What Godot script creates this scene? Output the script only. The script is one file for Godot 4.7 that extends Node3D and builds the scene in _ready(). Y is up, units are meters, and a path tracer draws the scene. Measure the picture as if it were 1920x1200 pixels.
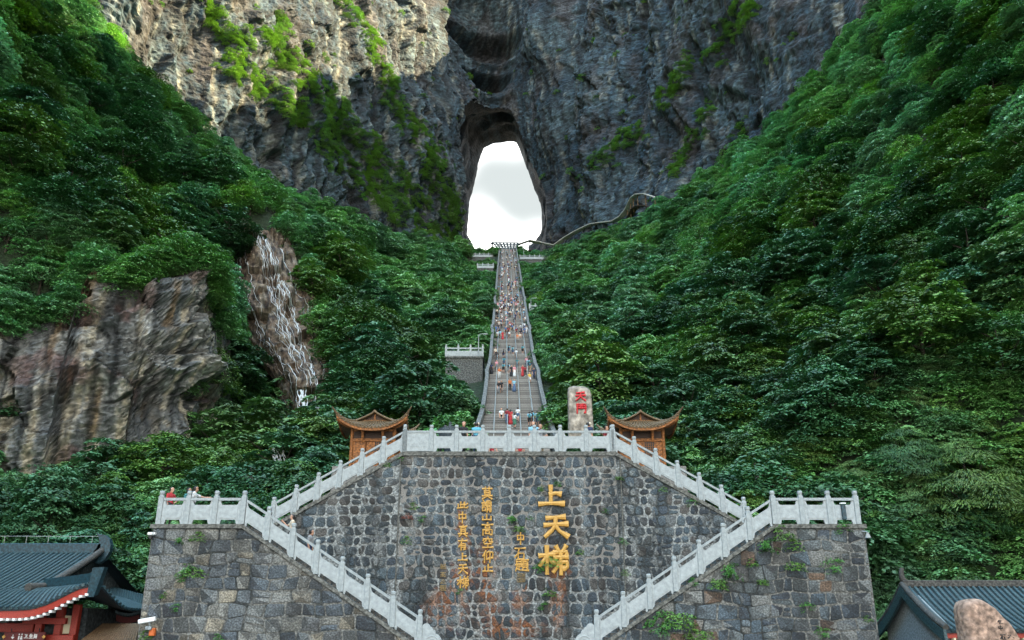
extends Node3D
# A stone stair climbs a wooded gorge to a natural arch; retaining walls with balustrades stand in front.
# Units are metres, the camera looks towards -Z; "d" in the code is the distance in front of the camera (d = -z).

const PITCH := 19.5
const EYE := Vector3(0, 5, 0)
const UP3 := Vector3(0, 1, 0)
const F := 37.0          # front faces of the two outer wall blocks
const C := 42.0          # face of the central wall
const AX := -0.15        # middle of the stairs and walls
const TOP_Y := 12.95     # upper landing
var mid_y := 8.6         # lower landings
var rng := RandomNumberGenerator.new()
var names := {}
var M := {}
var na := FastNoiseLite.new()
var nb := FastNoiseLite.new()
var nc := FastNoiseLite.new()
var nd := FastNoiseLite.new()
var ncell := FastNoiseLite.new()
var ncell2 := FastNoiseLite.new()
var ncrack := FastNoiseLite.new()

# ---------------------------------------------------------------- helpers
func at(u: float, v: float, d: float) -> Vector3:
	# a place on the sight line through a point of a 1920 x 1200 survey picture, d metres ahead
	var x := (u - 960.0) / 1600.0
	var y := (600.0 - v) / 1600.0
	var p := deg_to_rad(PITCH)
	var ry := y * cos(p) + sin(p)
	var rz := cos(p) - y * sin(p)
	return Vector3(x / rz * d, EYE.y + ry / rz * d, -d)

func seen(q: Vector3) -> Vector2:
	var p := deg_to_rad(PITCH)
	var r := q - EYE
	var zc := -r.z * cos(p) + r.y * sin(p)
	var yc := r.y * cos(p) + r.z * sin(p)
	if zc < 0.5:
		return Vector2(-9999, -9999)
	return Vector2(960.0 + 1600.0 * r.x / zc, 600.0 - 1600.0 * yc / zc)

func lin(r: float, g: float, b: float) -> Color:
	return Color(r, g, b).linear_to_srgb()

func numbered(called: String) -> String:
	var n: int = names.get(called, 0)
	names[called] = n + 1
	return called if n == 0 else "%s_%03d" % [called, n]

func tag(o: Node, label: String, category := "", group := "", kind := "") -> Node:
	if label: o.set_meta("label", label)
	if category: o.set_meta("category", category)
	if group: o.set_meta("group", group)
	if kind: o.set_meta("kind", kind)
	return o

func thing(called: String, label: String, category: String, where := Vector3.ZERO, turn := 0.0, group := "") -> Node3D:
	var o := Node3D.new()
	o.name = numbered(called)
	add_child(o, true)
	o.position = where
	o.rotation.y = turn
	tag(o, label, category, group)
	return o

func put(called: String, mesh: Mesh, material: Material, parent: Node = null) -> MeshInstance3D:
	var o := MeshInstance3D.new()
	o.mesh = mesh
	if material: o.material_override = material
	if parent == null:
		o.name = numbered(called)
		add_child(o, true)
	else:
		o.name = called
		parent.add_child(o, true)
	return o

func structure(called: String, mesh: Mesh, material: Material, label := "") -> MeshInstance3D:
	var o := put(called, mesh, material)
	tag(o, label, "", "", "structure")
	return o

class MB:
	var v := PackedVector3Array()
	var n := PackedVector3Array()
	var c := PackedColorArray()
	var col := Color.WHITE
	func tri(a: Vector3, b: Vector3, d: Vector3) -> void:   # counter-clockwise seen from outside
		var nn := (b - a).cross(d - a).normalized()
		v.push_back(a); v.push_back(d); v.push_back(b)
		for k in 3:
			n.push_back(nn); c.push_back(col)
	func tri_n(a: Vector3, b: Vector3, d: Vector3, na_: Vector3, nb_: Vector3, nd_: Vector3) -> void:
		v.push_back(a); v.push_back(d); v.push_back(b)
		n.push_back(na_); n.push_back(nd_); n.push_back(nb_)
		c.push_back(col); c.push_back(col); c.push_back(col)
	func tri_out(a: Vector3, b: Vector3, d: Vector3, inside: Vector3) -> void:
		if (b - a).cross(d - a).dot(a + b + d - inside * 3.0) < 0.0: tri(a, d, b)
		else: tri(a, b, d)
	func quad(a: Vector3, b: Vector3, d: Vector3, e: Vector3) -> void:
		tri(a, b, d); tri(a, d, e)
	func quad_out(a: Vector3, b: Vector3, d: Vector3, e: Vector3, inside: Vector3) -> void:
		tri_out(a, b, d, inside); tri_out(a, d, e, inside)
	func box(at_: Vector3, size: Vector3, bev := 0.0, basis := Basis.IDENTITY) -> void:
		var h := size * 0.5
		var t := Transform3D(basis, at_)
		if bev <= 0.0:
			for ax in 3:
				for s in [-1.0, 1.0]:
					var q: Array[Vector3] = []
					for w in [[-1, -1], [1, -1], [1, 1], [-1, 1]]:
						var p := Vector3.ZERO
						p[ax] = s * h[ax]; p[(ax + 1) % 3] = w[0] * h[(ax + 1) % 3]; p[(ax + 2) % 3] = w[1] * h[(ax + 2) % 3]
						q.push_back(t * p)
					quad_out(q[0], q[1], q[2], q[3], at_)
			return
		var g := func(ax: int, sx: float, sy: float, sz: float) -> Vector3:
			var p := Vector3(sx * (h.x - bev), sy * (h.y - bev), sz * (h.z - bev))
			p[ax] = [sx, sy, sz][ax] * h[ax]
			return t * p
		for ax in 3:
			for s in [-1.0, 1.0]:
				var q: Array[Vector3] = []
				for w in [[-1, -1], [1, -1], [1, 1], [-1, 1]]:
					var sg := [0.0, 0.0, 0.0]
					sg[ax] = s; sg[(ax + 1) % 3] = float(w[0]); sg[(ax + 2) % 3] = float(w[1])
					q.push_back(g.call(ax, sg[0], sg[1], sg[2]))
				quad_out(q[0], q[1], q[2], q[3], at_)
		for ax in 3:            # the twelve edges: those parallel to ax
			var b1 := (ax + 1) % 3
			var b2 := (ax + 2) % 3
			for s1 in [-1.0, 1.0]:
				for s2 in [-1.0, 1.0]:
					var lo := [0.0, 0.0, 0.0]
					lo[ax] = -1.0; lo[b1] = s1; lo[b2] = s2
					var hi := lo.duplicate()
					hi[ax] = 1.0
					quad_out(g.call(b1, lo[0], lo[1], lo[2]), g.call(b1, hi[0], hi[1], hi[2]), g.call(b2, hi[0], hi[1], hi[2]), g.call(b2, lo[0], lo[1], lo[2]), at_)
		for sx in [-1.0, 1.0]:
			for sy in [-1.0, 1.0]:
				for sz in [-1.0, 1.0]:
					tri_out(g.call(0, sx, sy, sz), g.call(1, sx, sy, sz), g.call(2, sx, sy, sz), at_)
	func hexa(p: Array, caps := true) -> void:     # eight corners: bottom ring 0-3, top ring 4-7
		var mid := Vector3.ZERO
		for q in p: mid += q
		mid /= 8.0
		if caps:
			quad_out(p[0], p[1], p[2], p[3], mid); quad_out(p[4], p[5], p[6], p[7], mid)
		for k in 4:
			var j := (k + 1) % 4
			quad_out(p[k], p[j], p[j + 4], p[k + 4], mid)
	func prism(poly: PackedVector2Array, z0: float, z1: float) -> void:    # a polygon in x, y drawn out along z
		var idx := Geometry2D.triangulate_polygon(poly)
		var ccw := not Geometry2D.is_polygon_clockwise(poly)
		for k in range(0, idx.size(), 3):
			var a := poly[idx[k]]; var b := poly[idx[k + 1]]; var e := poly[idx[k + 2]]
			if (b - a).cross(e - a) < 0.0:
				var s := b; b = e; e = s
			tri(Vector3(a.x, a.y, z1), Vector3(b.x, b.y, z1), Vector3(e.x, e.y, z1))
			tri(Vector3(a.x, a.y, z0), Vector3(e.x, e.y, z0), Vector3(b.x, b.y, z0))
		for k in poly.size():
			var a := poly[k]; var b := poly[(k + 1) % poly.size()]
			if _area(poly) < 0.0:
				var s := a; a = b; b = s
			quad(Vector3(a.x, a.y, z1), Vector3(a.x, a.y, z0), Vector3(b.x, b.y, z0), Vector3(b.x, b.y, z1))
	func _area(poly: PackedVector2Array) -> float:
		var s := 0.0
		for k in poly.size(): s += poly[k].cross(poly[(k + 1) % poly.size()])
		return s
	func tube(pts: Array, radii: Array, sides := 6, cap := true) -> void:
		var rings: Array = []
		var norms: Array = []
		for k in pts.size():
			var dir: Vector3 = (pts[min(k + 1, pts.size() - 1)] - pts[max(k - 1, 0)]).normalized()
			var s := dir.cross(Vector3(0.13, 0.31, 0.94)).normalized()
			if absf(dir.dot(Vector3(0.13, 0.31, 0.94).normalized())) > 0.95: s = dir.cross(Vector3.RIGHT).normalized()
			var w := dir.cross(s)
			var ring: Array[Vector3] = []
			var nr: Array[Vector3] = []
			for j in sides:
				var a := TAU * j / sides
				var o := s * cos(a) + w * sin(a)
				nr.push_back(o); ring.push_back(pts[k] + o * radii[k])
			rings.push_back(ring); norms.push_back(nr)
		for k in pts.size() - 1:
			for j in sides:
				var i := (j + 1) % sides
				var a: Vector3 = rings[k][j]; var b: Vector3 = rings[k][i]; var e: Vector3 = rings[k + 1][i]; var f: Vector3 = rings[k + 1][j]
				tri_n(a, b, e, norms[k][j], norms[k][i], norms[k + 1][i])
				tri_n(a, e, f, norms[k][j], norms[k + 1][i], norms[k + 1][j])
		if cap:
			for j in sides:
				var i := (j + 1) % sides
				tri_out(pts[0], rings[0][j], rings[0][i], pts[1])
				tri_out(pts[-1], rings[-1][j], rings[-1][i], pts[-2])
	func into(am: ArrayMesh = null, mat: Material = null) -> ArrayMesh:
		if am == null: am = ArrayMesh.new()
		if v.is_empty(): return am
		var arr := []
		arr.resize(Mesh.ARRAY_MAX)
		arr[Mesh.ARRAY_VERTEX] = v; arr[Mesh.ARRAY_NORMAL] = n; arr[Mesh.ARRAY_COLOR] = c
		am.add_surface_from_arrays(Mesh.PRIMITIVE_TRIANGLES, arr)
		if mat: am.surface_set_material(am.get_surface_count() - 1, mat)
		return am

func bevelled(size: Vector3, bev: float) -> ArrayMesh:
	var b := MB.new()
	b.box(Vector3.ZERO, size, bev)
	return b.into()

func sheet(cols: int, rows: int, pts: PackedVector3Array, colors: PackedColorArray, drop := PackedByteArray(), flip := false) -> ArrayMesh:
	# a smooth grid; drop marks points whose cells are left out
	var nrm := PackedVector3Array()
	nrm.resize(pts.size())
	var idx := PackedInt32Array()
	for j in rows - 1:
		for i in cols - 1:
			var a := j * cols + i
			var b := a + 1
			var e := a + cols + 1
			var f := a + cols
			if not drop.is_empty() and (drop[a] + drop[b] + drop[e] + drop[f] > 3): continue
			var n1 := (pts[e] - pts[a]).cross(pts[f] - pts[b])
			if flip: n1 = -n1
			nrm[a] += n1; nrm[b] += n1; nrm[e] += n1; nrm[f] += n1
			if flip:
				idx.append_array([a, b, e, a, e, f])
			else:
				idx.append_array([a, e, b, a, f, e])
	for k in nrm.size(): nrm[k] = nrm[k].normalized()
	var arr := []
	arr.resize(Mesh.ARRAY_MAX)
	arr[Mesh.ARRAY_VERTEX] = pts; arr[Mesh.ARRAY_NORMAL] = nrm; arr[Mesh.ARRAY_COLOR] = colors; arr[Mesh.ARRAY_INDEX] = idx
	var am := ArrayMesh.new()
	am.add_surface_from_arrays(Mesh.PRIMITIVE_TRIANGLES, arr)
	return am

func faceted(am: ArrayMesh) -> ArrayMesh:
	# the same sheet with hard edges between its faces
	var a := am.surface_get_arrays(0)
	var p: PackedVector3Array = a[Mesh.ARRAY_VERTEX]
	var s: PackedVector3Array = a[Mesh.ARRAY_NORMAL]
	var c: PackedColorArray = a[Mesh.ARRAY_COLOR]
	var idx: PackedInt32Array = a[Mesh.ARRAY_INDEX]
	var b := MB.new()
	var m := idx.size()
	b.v.resize(m); b.n.resize(m); b.c.resize(m)
	for k in range(0, m, 3):
		var n := (p[idx[k + 2]] - p[idx[k]]).cross(p[idx[k + 1]] - p[idx[k]]).normalized()
		for j in 3:
			var i := idx[k + j]
			b.v[k + j] = p[i]; b.c[k + j] = c[i]
			b.n[k + j] = (n * 0.75 + s[i] * 0.25).normalized()
	return b.into()

# ---------------------------------------------------------------- materials
func noise_tex(freq: float, lo: float, hi: float, seed_: int, kind := FastNoiseLite.TYPE_SIMPLEX_SMOOTH, octaves := 5, size := 512, normal := false, strength := 4.0) -> NoiseTexture2D:
	var f := FastNoiseLite.new()
	f.noise_type = kind
	f.frequency = freq
	f.seed = seed_
	f.fractal_octaves = octaves
	if kind == FastNoiseLite.TYPE_CELLULAR:
		f.cellular_return_type = FastNoiseLite.RETURN_DISTANCE2_SUB
	var t := NoiseTexture2D.new()
	t.width = size; t.height = size
	t.seamless = true
	t.noise = f
	t.generate_mipmaps = false
	if normal:
		t.as_normal_map = true
		t.bump_strength = strength
	else:
		var g := Gradient.new()
		g.set_color(0, Color(lo, lo, lo)); g.set_color(1, Color(hi, hi, hi))
		t.color_ramp = g
	return t

func material(col: Color, rough := 0.8, tex: Texture2D = null, scale := 1.0, nrm: Texture2D = null, nscale := 1.0, verts := false, metal := 0.0) -> StandardMaterial3D:
	var m := StandardMaterial3D.new()
	m.albedo_color = col
	m.roughness = rough
	m.metallic = metal
	m.vertex_color_use_as_albedo = verts
	if tex or nrm:
		m.uv1_triplanar = true
		m.uv1_world_triplanar = true
		m.uv1_scale = Vector3.ONE * scale
	if tex: m.albedo_texture = tex
	if nrm:
		m.normal_enabled = true
		m.normal_texture = nrm
		m.normal_scale = nscale
	return m

func set_noise(f: FastNoiseLite, seed_: int, octaves := 4, kind := FastNoiseLite.TYPE_SIMPLEX_SMOOTH) -> void:
	f.seed = seed_
	f.frequency = 1.0
	f.noise_type = kind
	f.fractal_octaves = octaves
	f.fractal_type = FastNoiseLite.FRACTAL_FBM if octaves > 1 else FastNoiseLite.FRACTAL_NONE

func make_materials() -> void:
	var T_rock := noise_tex(0.012, 0.36, 1.0, 3)
	var T_rock_n := noise_tex(0.014, 0, 1, 4, FastNoiseLite.TYPE_SIMPLEX_SMOOTH, 6, 512, true, 9.0)
	var T_fine := noise_tex(0.05, 0.62, 1.0, 5)
	var T_fine_n := noise_tex(0.05, 0, 1, 6, FastNoiseLite.TYPE_SIMPLEX_SMOOTH, 4, 512, true, 4.0)
	var T_speck := noise_tex(0.16, 0.72, 1.0, 7, FastNoiseLite.TYPE_SIMPLEX, 2)
	var T_wear := noise_tex(0.022, 0.82, 1.0, 9, FastNoiseLite.TYPE_SIMPLEX_SMOOTH, 6)
	var T_mottle := noise_tex(0.02, 0.35, 1.0, 8, FastNoiseLite.TYPE_SIMPLEX_SMOOTH, 5)
	M.T_fine = T_fine; M.T_fine_n = T_fine_n; M.T_speck = T_speck; M.T_mottle = T_mottle; M.T_rock_n = T_rock_n
	M.rock = material(Color.WHITE, 0.9, T_rock, 0.13, T_rock_n, 2.2, true)
	M.crag = material(Color.WHITE, 0.88, T_rock, 0.3, T_rock_n, 1.2, true)
	M.soil = material(Color.WHITE, 1.0, T_mottle, 0.2, T_rock_n, 1.0, true)
	M.plaza = material(lin(.26, .25, .23), 0.9, T_fine, 0.4)
	M.mortar = material(Color.WHITE, 0.95, T_mottle, 0.7, T_rock_n, 1.0, true)
	M.concrete = material(lin(.27, .27, .24), 0.9, T_mottle, 0.5, T_fine_n, 0.6)
	M.granite = material(lin(.40, .44, .445), 0.75, T_wear, 0.35, T_fine_n, 0.25)
	M.granite_dark = material(lin(.36, .40, .405), 0.75, T_wear, 0.45, T_fine_n, 0.3)
	M.step = material(lin(.30, .285, .26), 0.9, T_fine, 0.5)
	M.step_b = material(lin(.19, .18, .165), 0.9, T_fine, 0.5)
	M.step_c = material(lin(.40, .385, .35), 0.9, T_fine, 0.5)
	M.parapet = material(lin(.27, .28, .265), 0.85, T_mottle, 0.35)
	M.steel = material(lin(.45, .49, .49), 0.35, null, 1, null, 1, false, 0.7)
	M.dark_steel = material(lin(.035, .05, .055), 0.5, null, 1, null, 1, false, 0.3)
	M.gold = material(lin(.84, .47, .10), 0.5, T_fine, 1.2, T_fine_n, 0.3)
	M.gold_faded = material(lin(.55, .38, .16), 0.7, T_mottle, 1.2)
	M.wood = material(lin(.54, .20, .045), 0.7, T_mottle, 0.6, T_fine_n, 0.3)
	M.wood_dark = material(lin(.06, .028, .014), 0.7, T_fine, 0.6)
	M.wood_tile = material(lin(.30, .20, .10), 0.7, T_mottle, 0.9, T_fine_n, 0.4)
	M.slat = material(lin(.36, .22, .11), 0.7, T_mottle, 0.8)
	M.tile = material(lin(.058, .130, .150), 0.45, T_mottle, 0.9, T_fine_n, 0.5)
	M.tile_b = material(lin(.085, .165, .18), 0.5, T_mottle, 0.8, T_fine_n, 0.5)
	M.tile_bed = material(lin(.025, .045, .055), 0.8, T_mottle, 0.9)
	M.ridge = material(lin(.035, .105, .14), 0.5, T_mottle, 0.6)
	M.ridge_grey = material(lin(.14, .135, .12), 0.8, T_mottle, 0.6)
	M.red = material(lin(.46, .045, .025), 0.5, T_fine, 0.6)
	M.red_dark = material(lin(.16, .014, .012), 0.6, T_fine, 0.6)
	M.white = material(lin(.75, .76, .75), 0.6)
	M.plaster = material(lin(.40, .45, .46), 0.9, T_fine, 0.3)
	M.plaster_dark = material(lin(.10, .12, .125), 0.9, T_mottle, 0.4)
	M.black = material(lin(.012, .012, .013), 0.6)
	M.glass = material(lin(.03, .045, .05), 0.15)
	M.cream = material(lin(.62, .56, .38), 0.7)
	M.orange = material(lin(.60, .14, .03), 0.6)
	M.stele = material(lin(.66, .58, .48), 0.85, T_rock, 0.25, T_rock_n, 0.5)
	M.tan_rock = material(lin(.68, .45, .33), 0.85, T_rock, 0.6, T_rock_n, 0.8)
	M.red_paint = material(lin(.55, .015, .02), 0.5)
	M.bark = material(lin(.06, .048, .035), 0.95, T_fine, 1.0)
	M.roof_pale = material(lin(.55, .53, .47), 0.8, T_fine, 0.4)
	M.water = material(lin(.70, .74, .76), 0.35)
	M.water.transparency = BaseMaterial3D.TRANSPARENCY_ALPHA
	M.water.albedo_color.a = 0.75
	M.stone_wall = material(lin(.20, .21, .20), 0.9, T_mottle, 0.5, T_rock_n, 1.5)
	M.red_leaf = material(lin(.30, .10, .07), 0.7)
	M.masonry = material(Color.WHITE, 0.72, T_mottle, 1.0, T_rock_n, 1.0, true)
	M.stone = []
	for c in [[.075, .095, .11], [.10, .12, .13], [.13, .14, .14], [.055, .07, .085], [.16, .165, .155], [.12, .10, .085], [.20, .11, .05], [.27, .085, .025], [.09, .105, .10], [.22, .215, .19], [.28, .255, .20], [.33, .25, .14], [.035, .045, .055]]:
		M.stone.push_back(material(lin(c[0] * 0.8, c[1] * 1.05, c[2] * 1.25), 0.75, T_mottle, 1.1, T_rock_n, 0.9))
	M.leaf = []
	for c in [[.85, 1, .9], [1.0, 1.05, .8], [.82, 1.0, .98], [1.12, 1.15, .75], [.72, .88, .76], [1.0, 1.2, .85]]:
		var m := material(Color.WHITE, 0.5, null, 1, null, 1, true)
		m.albedo_color = Color(c[0] / 1.4, c[1] / 1.4, c[2] / 1.4)
		m.backlight_enabled = true
		m.backlight = Color(.35, .4, .2)
		m.metallic_specular = 0.5
		M.leaf.push_back(m)

# ---------------------------------------------------------------- sky
func make_sky() -> PanoramaSkyMaterial:
	# broken bright cloud over the hills, blue overhead
	var w := 512
	var h := 256
	var img := Image.create(w, h, false, Image.FORMAT_RGBF)
	var f := FastNoiseLite.new()
	f.seed = 21; f.frequency = 1.0; f.fractal_octaves = 5
	var g := FastNoiseLite.new()
	g.seed = 5; g.frequency = 1.0; g.fractal_octaves = 3
	for y in h:
		var el := PI * (0.5 - (y + 0.5) / h)
		for x in w:
			var az := TAU * (x + 0.5) / w
			var dir := Vector3(cos(el) * sin(az), sin(el), -cos(el) * cos(az))
			var blue := Color(.17, .46, .78).lerp(Color(.55, .76, .92), pow(1.0 - clampf(dir.y, 0, 1), 3.0))
			var q := dir / (absf(dir.y) + 0.25)
			var k := f.get_noise_3d(q.x * 1.1, q.y * 1.1 + 3.0, q.z * 1.1)
			var cover := smoothstep(-0.05, 0.30, k + 0.02 + 0.70 * (1.0 - smoothstep(0.40, 0.80, dir.y)))
			var shade := smoothstep(-0.25, 0.22, f.get_noise_3d(q.x * 2.2 + 25.0, q.y * 2.2, q.z * 2.2))
			var cloud := Color(1.08, 1.08, 1.05).lerp(Color(.115, .125, .125), shade)
			var c := blue.lerp(cloud, cover)
			if dir.y < 0.0: c = Color(.10, .11, .09)
			img.set_pixel(x, y, c)
	var m := PanoramaSkyMaterial.new()
	m.panorama = ImageTexture.create_from_image(img)
	return m

# ---------------------------------------------------------------- lie of the land
const LEFT := [Vector2(-112, 70), Vector2(-92, 95), Vector2(-75, 112), Vector2(-62, 126), Vector2(-53, 140), Vector2(-42, 167), Vector2(-29, 200), Vector2(-16, 238)]
const RECESS := [Vector2(-18, 250), Vector2(-15.5, 259), Vector2(-10, 263), Vector2(-3, 265), Vector2(4, 265), Vector2(9, 262), Vector2(12, 252)]
const RIGHT := [Vector2(16, 238), Vector2(33.5, 203), Vector2(54, 172), Vector2(73, 150), Vector2(92, 132), Vector2(114, 112)]
var low_poly := PackedVector2Array([Vector2(-75, 30), Vector2(-75, 66), Vector2(-46, 68.5), Vector2(-37, 70.5), Vector2(-31, 73), Vector2(-29, 76), Vector2(-30, 85), Vector2(-36, 101), Vector2(-27, 101), Vector2(-22, 92), Vector2(-17, 86), Vector2(-14, 74), Vector2(-12.5, 60), Vector2(-12.5, 30)])

func stair_x(d: float) -> float:
	return lerpf(0.2, -1.3, clampf((d - 68.0) / 165.0, 0, 1))

func stair_y(d: float) -> float:
	return TOP_Y + (d - 56.0) * 0.552

func path_x(pts: Array, d: float) -> float:
	for k in pts.size() - 1:
		var a: Vector2 = pts[k]
		var b: Vector2 = pts[k + 1]
		if (d - a.y) * (d - b.y) <= 0.0:
			return lerpf(a.x, b.x, (d - a.y) / (b.y - a.y))
	if absf(d - pts[0].y) < absf(d - pts[-1].y): return pts[0].x
	return pts[-1].x

func wall_at(x: float, d: float) -> float:     # how far out the cliff stands on that side
	if x < 0.0:
		return 300.0 if d < 70.0 else -path_x(LEFT, minf(d, 238.0))
	return 300.0 if d < 112.0 else path_x(RIGHT, minf(d, 238.0))

func poly_sd(p: Vector2, poly: PackedVector2Array) -> float:
	var best := 1e9
	for k in poly.size():
		best = minf(best, Geometry2D.get_closest_point_to_segment(p, poly[k], poly[(k + 1) % poly.size()]).distance_squared_to(p))
	best = sqrt(best)
	return best if Geometry2D.is_point_in_polygon(p, poly) else -best

func land(x: float, d: float) -> float:
	var dd := minf(d, 228.0)
	var ax := absf(x - stair_x(d))
	var h := stair_y(dd)
	var r := minf(ax, wall_at(x, d) + 1.0)
	h += r * r / 85.0 - 0.9 - 3.6 * smoothstep(3.0, 11.0, ax)
	h += na.get_noise_2d(x * 0.05, d * 0.05) * 3.0 * smoothstep(5.0, 16.0, ax)
	if x < -9.0 and d < 106.0:
		var sd := poly_sd(Vector2(x, d), low_poly)
		var lowest := 6.0 + 0.36 * (d - 45.0) + na.get_noise_2d(x * 0.1, d * 0.1)
		h = lerpf(h, minf(h, lowest), smoothstep(-1.5, 1.5, sd))
	h += 9.0 * exp(-pow((x + 33.0) / 11.0, 2.0) - pow((d - 107.0) / 8.0, 2.0))
	var crest := 216.0 + 12.0 * smoothstep(125.0, 100.0, d) + 8.0 + na.get_noise_2d(x * 0.02 + 40.0, d * 0.02) * 12.0
	h = minf(h, crest)
	# level ground under the two houses
	if d < 60.0 and absf(x) > 12.0:
		h = lerpf(h, minf(h, 0.8), smoothstep(60.0, 48.5, d) * smoothstep(14.0, 17.0, absf(x)) * smoothstep(62.0, 42.0, absf(x)))
	if d < 50.0 and absf(x) < 18.0: h = minf(h, 0.8)
	return maxf(h, 0.8)

func sight(u: float, v: float, up: float) -> Vector3:
	# where a sight line comes down to that height over the land
	var d := 62.0
	while d < 227.0:
		var p := at(u, v, d)
		if p.y < land(p.x, d) + up: return p
		d += 0.5
	return at(u, v, d)

func make_land() -> void:
	var cols := 186
	var rows := 170
	var pts := PackedVector3Array()
	var col := PackedColorArray()
	for j in rows:
		var d := -34.0 + j * 2.0
		for i in cols:
			var x := -185.0 + i * 2.0
			pts.push_back(Vector3(x, land(x, d), -d))
			var t := na.get_noise_2d(x * 0.2, d * 0.2) * 0.5 + 0.5
			col.push_back(Color(.020, .042, .018).lerp(Color(.038, .070, .024), t))
	structure("hillside", sheet(cols, rows, pts, col), M.soil, "wooded hillside that rises on both sides of the gorge")
	var g := PlaneMesh.new()
	g.size = Vector2(5000, 5000)
	var o := structure("ground", g, M.plaza, "open ground in front of the gorge")
	o.position = Vector3(0, -1.5, 0)
	var b := MB.new()
	b.box(Vector3(0, 0.75, -16.0), Vector3(80, 0.3, 52.0))
	structure("plaza_pavement", b.into(), M.plaza, "paved square below the retaining walls")

# ---------------------------------------------------------------- cliffs
var cliff_pts := PackedVector3Array()
var cliff_drop := PackedByteArray()

func contour(list: Array, d: float) -> PackedVector2Array:
	var out := PackedVector2Array()
	for q in list:
		var w := at(q[0], q[1], d)
		out.push_back(Vector2(w.x, w.y))
	return out

func resample(line: PackedVector2Array, n: int) -> PackedVector2Array:
	var total := 0.0
	for k in line.size() - 1: total += line[k].distance_to(line[k + 1])
	var out := PackedVector2Array()
	var k := 0
	var run := 0.0
	for i in n:
		var want := total * i / (n - 1)
		while k < line.size() - 2 and run + line[k].distance_to(line[k + 1]) < want:
			run += line[k].distance_to(line[k + 1])
			k += 1
		out.push_back(line[k].lerp(line[k + 1], clampf((want - run) / line[k].distance_to(line[k + 1]), 0, 1)))
	return out

func facet(p: Vector2, salt: float) -> Vector3:
	# fractured rock: each cell is a tilted plane; returns (its height, distance to the joint, its tone)
	var c := p.floor()
	var d1 := 1e9
	var d2 := 1e9
	var best := Vector2.ZERO
	var h := 0.0
	for j in range(-1, 2):
		for i in range(-1, 2):
			var g := c + Vector2(i, j)
			var r1 := fposmod(sin(g.x * 127.1 + g.y * 311.7 + salt) * 43758.5453, 1.0)
			var r2 := fposmod(sin(g.x * 269.5 + g.y * 183.3 + salt) * 23421.631, 1.0)
			var q := g + Vector2(0.15 + 0.7 * r1, 0.15 + 0.7 * r2)
			var dist := q.distance_squared_to(p)
			if dist < d1:
				d2 = d1; d1 = dist; best = p - q; h = fposmod(r1 * 7.13 + r2 * 3.77, 1.0)
			elif dist < d2: d2 = dist
	var a := h * 37.0
	return Vector3((h - 0.5) + best.x * sin(a) * 0.7 + best.y * (0.35 + 0.6 * cos(a)), sqrt(d2) - sqrt(d1), h)

func rock_color(s: float, y: float, q: Vector3, sunny: float) -> Color:
	var streak := nb.get_noise_2d(s * 0.30, y * 0.022)
	var broad := na.get_noise_3d(q.x * 0.03, q.y * 0.03, q.z * 0.03)
	var fine := nb.get_noise_3d(q.x * 0.35, q.y * 0.22, q.z * 0.35)
	var c := Color(.032, .070, .095).lerp(Color(.145, .205, .222), smoothstep(-0.35, 0.35, streak * 0.7 + broad * 0.7 + sunny))
	c = c.lerp(Color(.34, .315, .25), smoothstep(0.10, 0.42, streak * 0.6 + fine * 0.35 + sunny * 0.8))
	c = c.lerp(Color(.17, .115, .095), 0.5 * smoothstep(0.16, 0.42, nb.get_noise_2d(s * 0.09 + 50.0, y * 0.03) + fine * 0.25))
	c = c.lerp(Color(.026, .04, .05), 0.85 * smoothstep(0.10, 0.38, nb.get_noise_2d(s * 0.5 + 90.0, y * 0.035) + fine * 0.3))
	var crack := smoothstep(0.0, 0.11, 1.0 + ncrack.get_noise_3d((q.x * 0.80 + q.y * 0.55) * 0.2, (q.y * 0.8 - q.x * 0.5) * 0.09, q.z * 0.2))
	return c * Color(.88, 1.0, 1.10) * (0.85 + 0.5 * fine) * lerpf(0.35, 1.0, crack)

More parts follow.
